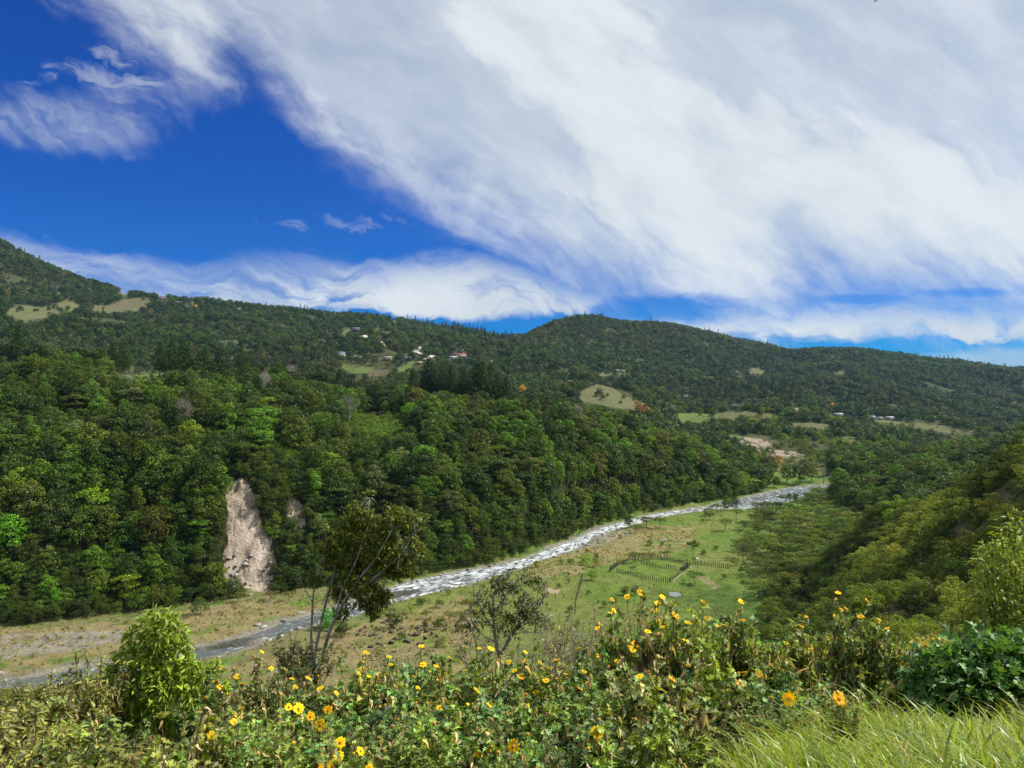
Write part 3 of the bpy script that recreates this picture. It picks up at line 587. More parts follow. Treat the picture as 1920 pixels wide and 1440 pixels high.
TINT = {'dark green': (0.62, 0.74, 0.9), 'deep green': (0.85, 0.95, 1.0), 'mid green': (1.15, 1.12, 1.0), 'bright green': (1.25, 1.65, 0.95), 'yellow-green': (2.3, 2.1, 1.0), 'olive green': (1.25, 1.1, 1.0), 'grey-green': (1.45, 1.25, 2.6), 'brownish': (1.7, 1.15, 1.6)}
TN = list(TINT)
def put_tree(name, proto, loc, s, tint, label, cat, group=None, sz=None, lean=0.0, tr_name='trunk'):
    e = empty(name, loc, random.uniform(0, 6.28), (s, s, s * (sz or 1)))
    if lean: e.rotation_euler = (random.uniform(-lean, lean), random.uniform(-lean, lean), e.rotation_euler.z)
    link(tr_name, proto[0], e); c = link('crown', proto[1], e); c.color = (*[t * random.uniform(0.9, 1.1) for t in tint], 1)
    tag(e, label, cat, group); return e
def grid_pts(x0, x1, y0, y1, sp, jit=0.42):
    xs = np.arange(x0, x1, sp); ys = np.arange(y0, y1, sp * 0.9); X, Y = np.meshgrid(xs, ys, indexing='ij'); X = X + (np.arange(len(ys))[None, :] % 2) * sp / 2
    X = X + rng.uniform(-jit, jit, X.shape) * sp; Y = Y + rng.uniform(-jit, jit, Y.shape) * sp; return X.ravel(), Y.ravel()
_protos = {}
def inst_proto(name, parts):
    """one joined mesh, not linked to the scene, used only by scattered vegetation; its leaves read the per-plant tint"""
    g = G()
    for me, m in parts:
        n = len(me.vertices); V = np.empty(n * 3, np.float32); me.vertices.foreach_get('co', V); tot = np.empty(len(me.polygons), np.int32); me.polygons.foreach_get('loop_total', tot)
        lp = np.empty(len(me.loops), np.int32); me.loops.foreach_get('vertex_index', lp); assert (tot == 4).all(); g.add(V.reshape(-1, 3), lp.reshape(-1, 4), m=m)
    return g
def scatter(name, P, rotz, scl, tint, protos, label, cat=None, group=None, tilt=0.08):
    n = len(P); me = mesh_np_points(name, P, {'rot': ('FLOAT_VECTOR', np.stack([rng.uniform(-tilt, tilt, n), rng.uniform(-tilt, tilt, n), rotz], 1)), 'scl': ('FLOAT', scl), 'pidx': ('INT', rng.integers(0, len(protos), n)), 'tint': ('FLOAT_COLOR', np.concatenate([tint, np.ones((n, 1))], 1))})
    o = link(name, me); ng = bpy.data.node_groups.new(name, 'GeometryNodeTree')
    ng.interface.new_socket('Geometry', in_out='INPUT', socket_type='NodeSocketGeometry'); ng.interface.new_socket('Geometry', in_out='OUTPUT', socket_type='NodeSocketGeometry')
    N = ng.nodes; L = ng.links; gi = N.new('NodeGroupInput'); go = N.new('NodeGroupOutput'); ip = N.new('GeometryNodeInstanceOnPoints'); jn = N.new('GeometryNodeJoinGeometry')
    for p in protos:
        oi = N.new('GeometryNodeObjectInfo'); oi.inputs['Object'].default_value = p; oi.inputs['As Instance'].default_value = True; L.new(oi.outputs['Geometry'], jn.inputs[0])
    def at(nm, typ):
        a = N.new('GeometryNodeInputNamedAttribute'); a.data_type = typ; a.inputs[0].default_value = nm; return a.outputs[0]
    L.new(gi.outputs[0], ip.inputs['Points']); L.new(jn.outputs[0], ip.inputs['Instance']); ip.inputs['Pick Instance'].default_value = True
    L.new(at('pidx', 'INT'), ip.inputs['Instance Index']); L.new(at('rot', 'FLOAT_VECTOR'), ip.inputs['Rotation']); L.new(at('scl', 'FLOAT'), ip.inputs['Scale'])
    L.new(ip.outputs[0], go.inputs[0]); md = o.modifiers.new('scatter', 'NODES'); md.node_group = ng
    return tag(o, label, cat, group, 'stuff')
def mesh_np_points(name, P, attrs):
    me = bpy.data.meshes.new(name); me.vertices.add(len(P)); me.vertices.foreach_set('co', np.asarray(P, np.float32).ravel())
    for an, (typ, arr) in attrs.items():
        a = me.attributes.new(an, typ, 'POINT'); a.data.foreach_set('color' if typ == 'FLOAT_COLOR' else ('vector' if typ == 'FLOAT_VECTOR' else 'value'), np.asarray(arr, dtype=np.int32 if typ == 'INT' else np.float32).ravel())
    return me
def mk_inst(name, tr, cr, leafm):
    me = inst_proto(name, [(tr, 0), (cr, 1)]).mesh(name, [M['bark'], leafm]); return bpy.data.objects.new(name, me)
M['shrub_i'] = leaf_mat('shrub foliage far', (0.112, 0.158, 0.034), 'inst', warm=(1.5, 1.2, 0.8), spec=0.12, rough=0.6)
FOR_I = [mk_inst('forest_tree_source', t, c, M['leaf_i']) for t, c, h in FOR]
SHR_I = [mk_inst('shrub_source', t, c, M['shrub_i']) for t, c, h in SHR]
FAR_I = []
for i in range(5):
    L = lobes_round(200 + i, 4.6, 5.0, 6.0, 9, 2.1, 0.8, -0.7)
    FAR_I.append(mk_inst('far_tree_source', trunk_mesh('t', 6, 0.25, M['bark'], i, k=4), crown_mesh('c', L, 330, 1.15, M['leaf_i'], jit=0.5, fold=0.15), M['leaf_i']))
FARP_I = []
for i in range(3):
    L = pine_lobes(220 + i, 17, 3.2)
    FARP_I.append(mk_inst('far_pine_source', trunk_mesh('t', 16, 0.25, M['bark'], i, k=4), crown_mesh('c', L, 260, 1.1, M['leaf_i'], jit=0.8, asp=0.5), M['leaf_i']))

# ------------------------------------------------------------------ forest on the canyon side across the river
def proj(X, Y, h): return topx(X, Y), 720 - h / Y * F
def in_grow(px, py, poly, dx, up):
    """base inside outline, or crown would stand in front of it"""
    m = inpoly(px, py, poly)
    for f in (0.3, 0.6, 0.9):
        for d in (-dx, 0, dx): m |= inpoly(px + d, py - up * f, poly)
    return m
PALE = [(640, 800), (670, 778), (740, 772), (762, 800), (745, 850), (690, 840)]
def where_txt(px, py, near):
    for lim, t in ((130, 'at the left picture edge'), (270, 'behind the cone-shaped bush'), (410, 'just left of the landslide'), (530, 'just above the landslide'), (640, 'by the small second slide'), (800, 'behind the leaning tree'), (930, 'over the gravel bar'), (1060, 'above the bare grey tree'), (1200, 'above the white rapids'), (1320, 'above the middle river reach')):
        if px < lim: return t
    return 'at the downstream end'
def tier(d): return 'lowest on the slope' if d < 12 else ('low on the slope' if d < 26 else 'higher up')
def canyon():
    X, Y = grid_pts(-330, 175, 170, 600, 5.3); X2, Y2 = grid_pts(-330, 175, 170, 460, 5.2); p_2 = topx(X2, Y2); q_ = (Y2 > knotY(8, p_2) + 2) & (Y2 < knotY(9, p_2) + 6); X = np.concatenate([X, X2[q_]]); Y = np.concatenate([Y, Y2[q_]]); X2, Y2 = grid_pts(10, 150, 250, 450, 3.1); p_2 = topx(X2, Y2); q_ = (p_2 > 1000) & (p_2 < 1330) & (Y2 > knotY(8, p_2) + 3) & (Y2 < knotY(9, p_2) + 10); X = np.concatenate([X, X2[q_]]); Y = np.concatenate([Y, Y2[q_]])
    px = topx(X, Y); k8 = knotY(8, px); k12 = knotY(12, px); m = (px > -260) & (px < 1440) & (Y > k8 + 3) & (Y < k12)
    X, Y, px, k8 = X[m], Y[m], px[m], k8[m]; h = height(X, Y, False); px, py = proj(X, Y, h)
    s = (0.42 + 0.62 * rng.random(len(X)) ** 1.2) * (0.95 + 0.25 * fbm(X / 30, Y / 30, 2)); toe = Y - k8
    s = np.where(toe < 16, s * 0.68, s)
    s = np.where((px > 468) & (px < 575) & (py > 860) & (py < 1040), s * .55, s)
    up = 13 * s * F / Y; dx = 3.6 * s * F / Y
    bad = np.zeros(len(X), bool)
    for i in range(len(X)):
        if 330 < px[i] < 640 and py[i] > 850:
            bad[i] = in_grow(px[i], py[i], SLIDE, dx[i] * 0.75, up[i] * 0.95) or in_grow(px[i], py[i], SLIDE2, dx[i] * 1.0, up[i] * 1.0)
        if inpoly(px[i], py[i], PALE) or inpoly(px[i], py[i] - up[i] * 0.5, PALE): bad[i] = True
        if 200 < px[i] < 355 and 690 < py[i] < 735 and Y[i] > 300: bad[i] = True
    rd = river_d(X, Y); keep = ~bad & (rd > 5) & (h > -59.9); X, Y, h, px, py, s = X[keep], Y[keep], h[keep], px[keep], py[keep], s[keep]
    n1 = fbm(X / 22, Y / 22, 3); t = rng.random(len(X)); k11 = knotY(11, px)
    ti = np.select([t < 0.16, t < 0.42, t < 0.68, t < 0.83, t < 0.88, t < 0.96, t < 0.98], [0, 1, 2, 3, 4, 5, 6], 7)
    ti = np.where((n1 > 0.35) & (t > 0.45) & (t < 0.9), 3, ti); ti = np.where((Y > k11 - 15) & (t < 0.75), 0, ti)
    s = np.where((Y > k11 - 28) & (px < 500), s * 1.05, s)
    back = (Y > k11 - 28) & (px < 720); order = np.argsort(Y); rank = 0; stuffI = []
    for i in order:
        inside = -15 < px[i] < 1440
        if rank < 225 and inside:
            rank += 1; q = random.random(); pi = random.randrange(0, 7) if q < 0.78 else (random.randrange(7, 10) if q < 0.84 else random.randrange(10, 12))
            nm = TN[ti[i]]; form = 'round-crowned' if pi < 7 else ('flat-crowned' if pi < 10 else 'creeper-hung')
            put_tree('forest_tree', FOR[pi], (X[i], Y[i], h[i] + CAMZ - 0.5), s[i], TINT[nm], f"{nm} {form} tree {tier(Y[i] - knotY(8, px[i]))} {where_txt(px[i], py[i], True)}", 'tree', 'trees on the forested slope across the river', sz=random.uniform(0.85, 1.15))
        else: stuffI.append(i)
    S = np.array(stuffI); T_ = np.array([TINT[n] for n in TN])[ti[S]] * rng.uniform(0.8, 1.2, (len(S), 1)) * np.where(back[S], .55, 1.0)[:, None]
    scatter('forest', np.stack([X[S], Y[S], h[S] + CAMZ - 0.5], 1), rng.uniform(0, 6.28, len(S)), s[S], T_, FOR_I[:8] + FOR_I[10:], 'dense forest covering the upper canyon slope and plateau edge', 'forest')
    print('CANYON individuals', rank, 'stuff', len(S))
    # creepers and low growth between the trees, on the pale patch and round the slides
    X, Y = grid_pts(-230, 175, 175, 460, 2.2); px = topx(X, Y); m = (px > -40) & (px < 1420) & (Y > knotY(8, px) + 0.5) & (Y < knotY(10, px) + 10); X, Y = X[m], Y[m]
    h = height(X, Y, False); px, py = proj(X, Y, h); bad = inpoly(px, py, SLIDE) | inpoly(px, py - 11, SLIDE) | inpoly(px, py - 20, SLIDE) & (py < 1100) | inpoly(px, py, SLIDE2) | inpoly(px, py - 12, SLIDE2) | (river_d(X, Y) < 2.5)
    X, Y, h, px, py = X[~bad], Y[~bad], h[~bad], px[~bad], py[~bad]; pale = inpoly(px, py, PALE)
    T_ = np.array([TINT[n] for n in TN])[rng.choice([0, 1, 2, 3, 1], len(X))] * .72; T_[pale] = (1.1, 1.35, 1.0)
    scatter('undergrowth', np.stack([X, Y, h + CAMZ - 0.2], 1), rng.uniform(0, 6.28, len(X)), rng.uniform(0.7, 1.5, len(X)), T_, SHR_I, 'tangled bushes and creepers growing between the trees of the canyon slope', 'undergrowth')
canyon()
# ------------------------------------------------------------------ dark pines on the plateau edge
for i, (px, pt, Y, s_) in enumerate([(778, 690, 392, 1), (796, 682, 398, 1), (806, 668, 405, 1.15), (822, 690, 396, 1), (836, 676, 402, 1), (848, 684, 396, 1), (862, 690, 400, 1), (880, 688, 394, 1), (893, 678, 402, 1.1), (905, 676, 398, 1), (920, 682, 402, 1), (936, 698, 396, 0.9), (952, 705, 396, 0.8)]):
    x = (px - 960) / F * Y; z = GZ(x, Y); top = CAMZ + (720 - pt) / F * Y; s = max(0.7, (top - z) / 19)
    put_tree('pine_tree', PIN[i % 4], (x, Y, z), s, (0.42, 0.5, 0.9), 'tall dark pine in the clump on the plateau edge above the forest', 'tree', 'dark pines in the clump on the plateau edge', lean=0.06)
for i, (px, pt, Y) in enumerate([(28, 606, 392), (208, 640, 400), (236, 632, 405), (300, 640, 398), (322, 630, 405), (340, 634, 398), (356, 640, 400), (384, 646, 396), (410, 650, 402), (452, 652, 398), (462, 662, 404), (636, 690, 430), (600, 682, 430)]):
    x = (px - 960) / F * Y; z = GZ(x, Y); top = CAMZ + (720 - pt) / F * Y; s = min(1.5, max(0.5, (top - z) / 19))
    put_tree('pine_tree', PIN[(i + 1) % 4], (x, Y, z), s, (0.5, 0.62, 0.9), 'dark pine in the row along the plateau at the left', 'tree', 'dark pines along the plateau at the left', lean=0.05)
# ------------------------------------------------------------------ orange-flowering trees and the far dead tree
for px, py, s_, lab in [(979, 742, 0.75, 'orange-flowering tree on the forest rim right of the dark pines'), (1197, 778, 0.9, 'widest orange-flowering tree on the forest rim below the bare hill'), (1213, 782, 0.7, 'small orange-flowering tree at the right end of the forest rim group'),
                        (1417, 884, 0.9, 'orange-red tree left of its twin below the bare soil bank'), (1456, 884, 0.85, 'orange-red tree right of its twin below the bare soil bank'), (1337, 838, 0.7, 'faded orange tree at the forest edge left of the soil bank'), (1561, 772, 0.9, 'tiny orange tree beside the long white shed on the plain')]:
    x, y, z = hit(px, py, 350); put_tree('coral_tree', FOR[random.randrange(7)], (x, y, z), s_, (6.2, 2.1, 3.6), lab, 'tree')
x, y, z = hit(1545, 905, 420); e = empty('dead_tree', (x, y, z)); link('trunk', DEAD, e); tag(e, 'bare dead tree trunk with stubby branches at the far river bend', 'tree')
BARE = []
for i in range(3):
    L = lobes_round(400 + i, 4.0, 7.5, 7.0, 26, 1.0, 0.8, -0.3); g = G(); r = random.Random(i); tube(g, [(0, 0, -1), (.2, .1, 4), (.1, -.1, 9)], [.28, .2, .08], 6)
    for c, rr in L[1:]:
        z0 = r.uniform(2.5, 7.5); s = np.array([.15, 0, z0]); e = np.array(c); m = (s + e) / 2 - [0, 0, .3]; tube(g, [s, m, e], [.10, .07, .03], 4)
        for _ in range(9): q = e + np.array([r.gauss(0, .8), r.gauss(0, .8), r.uniform(0, 1.2)]); k_ = m + (e - m) * r.random(); tube(g, [k_, (k_ + q) / 2 + [0, 0, .1], q], [.035, .03, .012], 3)
    BARE.append(g.mesh('trunk', [M['palebark']], True))
for px, py, y0, lab in [(245, 752, 280, 'leafless pale tree at the top of the forested slope near the little field'), (498, 742, 280, 'leafless pale tree at the forest crest above the landslide'), (345, 805, 260, 'leafless pale tree in the upper forest left of the landslide'), (545, 722, 300, 'leafless grey tree on the plateau edge right of the landslide'), (1085, 800, 300, 'leafless grey tree near the crest above the white rapids'), (655, 790, 270, 'leafless pale tree at the edge of the light green patch')]:
    x, y, z = hit(px, py, y0, tree=3); e = empty('bare_tree', (x, y, z), random.uniform(0, 6)); e.scale = (.9, .9, 1.15); link('trunk', BARE[random.randrange(3)], e); tag(e, lab, 'tree')
# ------------------------------------------------------------------ trees on the river flat
def flat_trees():
    X, Y = grid_pts(60, 230, 215, 470, 6.0); h = height(X, Y, False); px, py = proj(X, Y, h)
    dens = np.clip((px - 1370 - (1000 - py) * 0.35) / 70, 0, 1); dens = np.where(py > 1040, np.clip((px - 1385) / 30, 0, 1), dens)
    dens = dens * np.where((py < 962) & (px < 1520), .3, 1); dens = np.maximum(dens, 0.10 * ((px > 1300) & (py < 1035)))
    m = (px > 1180) & (px < 1640) & (rng.random(len(X)) < dens) & (river_d(X, Y) > 4) & (h < -50) & (py > 925)
    n = 0
    for i in np.where(m)[0][:300]:
        ci = random.randrange(4); c = [(0.85, 1.0, 0.9), (1.0, 1.1, 1), (1.3, 1.25, 1.1), (0.65, 0.75, 0.8)][ci]; n += 1; sz_ = random.uniform(0.6, 1.15); zone = 'near the far river reach' if py[i] < 965 else ('in the open upper pasture' if px[i] < 1400 else ('in the middle of the grove' if py[i] < 1030 else 'in the nearest part of the grove'))
        put_tree('acacia_tree', ACA[n % 4], (X[i], Y[i], h[i] + CAMZ), sz_, c, f"{'small' if sz_ < .85 else 'wide'} {['green', 'mid-green', 'pale olive', 'dark'][ci]} flat-topped acacia {zone}{', left edge' if px[i] < 1430 and py[i] > 1030 else ''}", 'tree', 'flat-topped acacias on the river flat', sz=random.uniform(0.8, 1.1))
    print('ACACIA', n)
flat_trees()
for px, py, k, s_, c, lab in [
    (1303, 1094, 'a', 0.75, (0.9, 1.1, 0.8), 'lone spreading tree casting a dark shadow beside the paddock path'), (1299, 1050, 't', 0.55, (0.8, 0.95, 0.9), 'thin tall-stemmed tree standing alone behind the paddock fence'),
    (1247, 1049, 'a', 0.6, (1.6, 1.3, 1.3), 'thin bare-looking tree left of the tall-stemmed tree by the fence'), (1190, 1056, 'a', 0.8, (0.9, 0.95, 0.9), 'grey spreading tree at the upper left paddock corner'), (1186, 1074, 'a', 0.42, (1, 1.2, 0.8), 'small round tree inside the left paddock'),
    (1205, 1052, 'a', 0.6, (1.3, 1.1, 1.2), 'scrubby tree touching the upper paddock fence'), (1222, 1050, 'a', 0.55, (1.2, 1.1, 1.2), 'scrubby tree second from the fence corner'), (1192, 1000, 'a', 0.8, (0.8, 0.95, 0.9), 'dark tree on the bank at the bottom of the rapids'),
    (1212, 990, 'a', 1.0, (0.8, 0.9, 0.9), 'broad tree on the river bank between rapids and dry grass'), (1238, 990, 'a', 0.95, (1.1, 1.05, 1.0), 'pale tree on the river bank right of the broad one'), (1178, 990, 'f', 0.42, (0.8, 0.95, 0.9), 'bushy dark tree standing at the water edge above the rapids'),
    (1345, 962, 'a', 0.9, (0.8, 0.95, 0.9), 'dark tree hiding the river at the narrow bend'), (1362, 958, 'f', 0.5, (0.9, 0.9, 0.9), 'rounded tree hiding the river left of the bright reach'), (1378, 955, 'f', 0.45, (0.8, 0.95, 1), 'rounded tree at the left end of the bright far reach'),
    (1330, 968, 'a', 0.8, (0.9, 1, 0.9), 'low tree at the right end of the middle reach'), (1492, 942, 'f', 0.35, (0.7, 0.8, 0.8), 'small dark tree on the near bank of the far reach'), (1480, 940, 'f', 0.30, (0.7, 0.8, 0.8), 'smallest dark tree on the near bank of the far reach'),
    (1512, 938, 'a', 0.9, (0.8, 0.9, 0.9), 'flat dark tree near the upstream end of the far reach'), (1536, 932, 'a', 1.0, (0.9, 1, 0.9), 'flat tree at the far end of the visible river'),
    (1500, 908, 'f', 0.95, (0.95, 0.85, 1), 'large dark tree behind the far reach of the river'), (1475, 905, 'f', 0.85, (0.9, 0.9, 1), 'dark tree left of the large one behind the far reach'), (1522, 903, 'f', 0.9, (1.5, 1.1, 1.0), 'olive tree between the large dark tree and the dead trunk'),
    (1455, 915, 'f', 0.5, (1.1, 1.2, 1), 'low green tree on the far bank of the far reach'), (1430, 922, 'f', 0.5, (1.2, 1.3, 1), 'low bright tree on the far bank near the bend'),
    (845, 1168, 'a', 0.62, (1.3, 1.2, 1.1), 'sparse spreading tree on the near bank left of the bare grey tree'), (800, 1160, 'a', 0.4, (1.3, 1.2, 1.1), 'small scrubby tree on the near bank beside the gravel bar'), (770, 1150, 'a', 0.4, (1.3, 1.25, 1.0), 'low olive bush on the near bank beside the gravel bar'),
    (880, 1150, 'a', 0.75, (1.5, 1.4, 1.2), 'pale leafy tree behind the bare grey tree'), (618, 1178, 's', 1.5, (1.0, 2.4, 0.8), 'vivid green bush at the water seen between the slender trunks'), (735, 1178, 's', 1.3, (0.8, 0.9, 0.9), 'dark bush at the near bank below the leaning tree'),
    (640, 1196, 's', 1.2, (0.9, 0.9, 0.9), 'dark scrub on the near bank between the slender trunks'), (540, 1128, 'a', 0.55, (1.9, 1.2, 1.6), 'brownish thorny tree at the foot of the landslide'), (508, 1128, 'a', 0.6, (1.9, 1.2, 1.6), 'bare brown tree in front of the landslide foot'),
    (447, 1130, 'a', 0.55, (1.3, 1.1, 1.2), 'scrubby tree left of the landslide foot'), (375, 1152, 's', 1.3, (1.0, 1.1, 1.1), 'low bush on the dry bank left of the landslide'),
    (1110, 1088, 's', 0.9, (1.2, 1.5, 0.9), 'light bush in the hedge line at the top of the pasture'), (1100, 1060, 's', 1.1, (1.9, 2.2, 1.6), 'pale bush at the corner of the dry grass'), (1118, 1063, 's', 0.9, (1.3, 1.4, 1.1), 'green bush beside the pale bush at the dry grass corner')]:
    x, y, z = hit(px, py, 150); pr = ACA[random.randrange(4)] if k in 'at' else (FOR[random.randrange(7)] if k == 'f' else SHR[random.randrange(5)])
    put_tree({'a': 'acacia_tree', 't': 'slender_tree', 'f': 'riverside_tree', 's': 'bush'}[k], pr, (x, y, z), s_, c, lab, 'bush' if k == 's' else 'tree', sz=2.6 if k == 't' else None)
# ------------------------------------------------------------------ right-hand forest and shrub slope
def right_side():
    X, Y = grid_pts(110, 420, 235, 620, 6.8); h = height(X, Y, False); px, py = proj(X, Y, h)
    m = (px > 1560) & (px < 2060) & (Y > knotY(8, px) + 8) & (Y < knotY(12, px) * 0.97) & (river_d(X, Y) > 4); X, Y, h, px = X[m], Y[m], h[m], px[m]
    o = np.argsort(Y); st = []; n = 0
    for i in o:
        if n < 70 and px[i] < 1935:
            nm = random.choice(['dark green', 'deep green', 'deep green', 'mid green', 'bright green', 'olive green', 'grey-green']); n += 1
            put_tree('forest_tree', FOR[random.randrange(8)], (X[i], Y[i], h[i] + CAMZ - 0.4), random.uniform(0.62, 1.0), TINT[nm], f'{nm} tree in the shaded wood behind the right-hand shrub slope', 'tree', 'trees of the wood behind the right-hand slope')
        else: st.append(i)
    S = np.array(st); T_ = np.array([TINT[n] for n in TN])[rng.choice([0, 1, 1, 2, 3, 5], len(S))]
    scatter('wood', np.stack([X[S], Y[S], h[S] + CAMZ - 0.4], 1), rng.uniform(0, 6.28, len(S)), rng.uniform(0.6, 0.95, len(S)), T_, FOR_I[:8], 'wood covering the low ridge at the right beyond the shrub slope', 'wood')
    X, Y = grid_pts(10, 210, 16, 300, 2.7); X2, Y2 = grid_pts(6, 40, 14, 46, 1.5); p_2 = topx(X2, Y2); q_ = p_2 > 1560; X = np.concatenate([X, X2[q_]]); Y = np.concatenate([Y, Y2[q_]]); h = height(X, Y, False); px, py = proj(X, Y, h)
    lim = np.where(px < 1560, 1415 + 2.2 * np.maximum(0, 1060 - py) * 0.6, 0)
    m = (px > lim) & ((Y > 42) | (px > 1560)) & (px < 2080) & (Y < knotY(8, px) + 18) & (h > -60) & (px > 1400) & ((h > -59) | (px > 1450)); X, Y, h, px, py = X[m], Y[m], h[m], px[m], py[m]
    gp = (fbm(X / 9 + 4, Y / 11, 3) > .42) & (px > 1500) & (rng.random(len(X)) < .8); X, Y, h, px, py = X[~gp], Y[~gp], h[~gp], px[~gp], py[~gp]
    s = rng.uniform(0.4, 1.08, len(X)) * np.clip((Y - 10) / 80, 0.42, 1.2)
    vis = (px < 1935) & (py < 1200) & (py > 830); o = np.argsort(np.where(vis, Y, 1e6)); A = (2.0, 1.25, 1.1); pal = np.array([(0.9, 0.95, 0.9), (1.15, 1.1, 1.0), (1.4, 1.3, 1.0), (1.1, 1.35, 0.9), (0.6, 0.7, 0.7), (1.7, 1.3, 1.2)])
    ci = rng.choice(6, len(X)); n = 0
    nz = fbm(X / 12, Y / 12, 2); ci = np.where((nz > 0.25) & (px > 1600), 2, ci); ci = np.where((ci == 5) & ((px < 1650) | (rng.random(len(X)) < .6)), 0, ci); ci = np.where((nz < -0.2) & (rng.random(len(X)) < .5), 4, ci); ci = np.where((px > 1780) & (py < 960) & (rng.random(len(X)) < .7), 4, ci)
    names = ['dull green', 'olive green', 'yellowish', 'fresh green', 'dark green', 'brownish yellow']
    for i in o[:300]:
        put_tree('slope_shrub', SHR[random.randrange(5)], (X[i], Y[i], h[i] + CAMZ - 0.15), s[i], tuple(pal[ci[i]] * (1 + .45 * nz[i])), f"{'small' if s[i] < .62 else 'large'} {names[ci[i]]} shrub on the right-hand slope, {'just behind the tall slender sunflower shrubs' if px[i] < 1640 else ('above the big-leaved bush' if px[i] < 1800 else 'below the dark cliff edge')}", 'shrub', 'shrubs on the nearer part of the right-hand slope', tr_name='stem')
    S = o[300:]; scatter('shrubland', np.stack([X[S], Y[S], h[S] + CAMZ - 0.15], 1), rng.uniform(0, 6.28, len(S)), s[S], pal[ci[S]] * (1 + .45 * nz[S])[:, None] * rng.uniform(0.85, 1.15, (len(S), 1)), SHR_I, 'dense low shrubs covering the right-hand slope down to the river flat', 'shrubland')
    print('RIGHT trees', n, 'shrubs', len(X))
right_side()
# ------------------------------------------------------------------ houses on the far hills
def flatmat(name, c, rough=0.7):
    m, T, b = principled(name, c, rough, 0.3); tc = T.new('ShaderNodeTexCoord'); n = T.noise(tc.outputs['Object'], 0.8, 4, 0.6)
    T.link(T.mix(T.ramp(n, 0.3, 0.7), (*[x * 0.8 for x in c], 1), (*c, 1)), b.inputs['Base Color']); return m
HM = {k: flatmat(k + ' paint', v) for k, v in dict(white=(0.42, 0.42, 0.41), cream=(0.55, 0.47, 0.36), pink=(0.55, 0.36, 0.28), red=(0.30, 0.11, 0.07), orange=(0.72, 0.22, 0.06), grey=(0.20, 0.21, 0.22), blue=(0.15, 0.19, 0.30), tan=(0.40, 0.31, 0.20), tin=(0.36, 0.38, 0.40), dark=(0.03, 0.03, 0.035)).items()}
HOUSE_XY = []
def house(px, py, wpx, wall, roof, label, storeys=1, rz=None):
    x, y, z = hit(px, py + 3, 560); w = max(6, wpx * y / F); d = min(w * 0.7, 9); hh = 3.0 * storeys; HOUSE_XY.append((px, py + 3, w, y))
    e = empty('farm_shed' if roof == 'tin' and w > 16 else 'house', (x, y, z - 0.5), random.uniform(-0.35, 0.35) if rz is None else rz)
    g = G(); box(g, (0, 0, hh / 2), (w, d, hh)); link('wall', g.mesh('wall', [HM[wall]]), e)
    g = G(); o = 0.7; rh = d * 0.28; A = [(-w / 2 - o, -d / 2 - o, hh), (w / 2 + o, -d / 2 - o, hh), (w / 2 + o, d / 2 + o, hh), (-w / 2 - o, d / 2 + o, hh), (-w / 2 - o + w * 0.12, 0, hh + rh), (w / 2 + o - w * 0.12, 0, hh + rh)]
    g.add(np.array(A), [(0, 1, 5, 4), (2, 3, 4, 5), (0, 3, 2, 1)], [(1, 2, 5), (3, 0, 4)]); r = link('roof', g.mesh('roof', [HM[roof]]), e)
    nw = max(2, int(w / 4))
    for k in range(nw):
        for f in range(storeys):
            g = G(); g0 = (-w / 2 + (k + 0.5) * w / nw, -d / 2 - 0.04, 1.7 + 3 * f)
            if k == nw // 2 and f == 0: box(g, (g0[0], g0[1], 1.1), (1.0, 0.08, 2.2)); link('door', g.mesh('door', [HM['dark']]), e)
            else: box(g, g0, (1.3, 0.08, 1.2)); link('window', g.mesh('window', [HM['dark']]), e)
    if storeys > 1: g = G(); box(g, (0, -d / 2 - 1.0, 3.0), (w, 2.0, 0.2)); link('balcony', g.mesh('balcony', [HM[wall]]), e)
    tag(e, label, 'shed' if e.name.startswith('farm') else 'house')
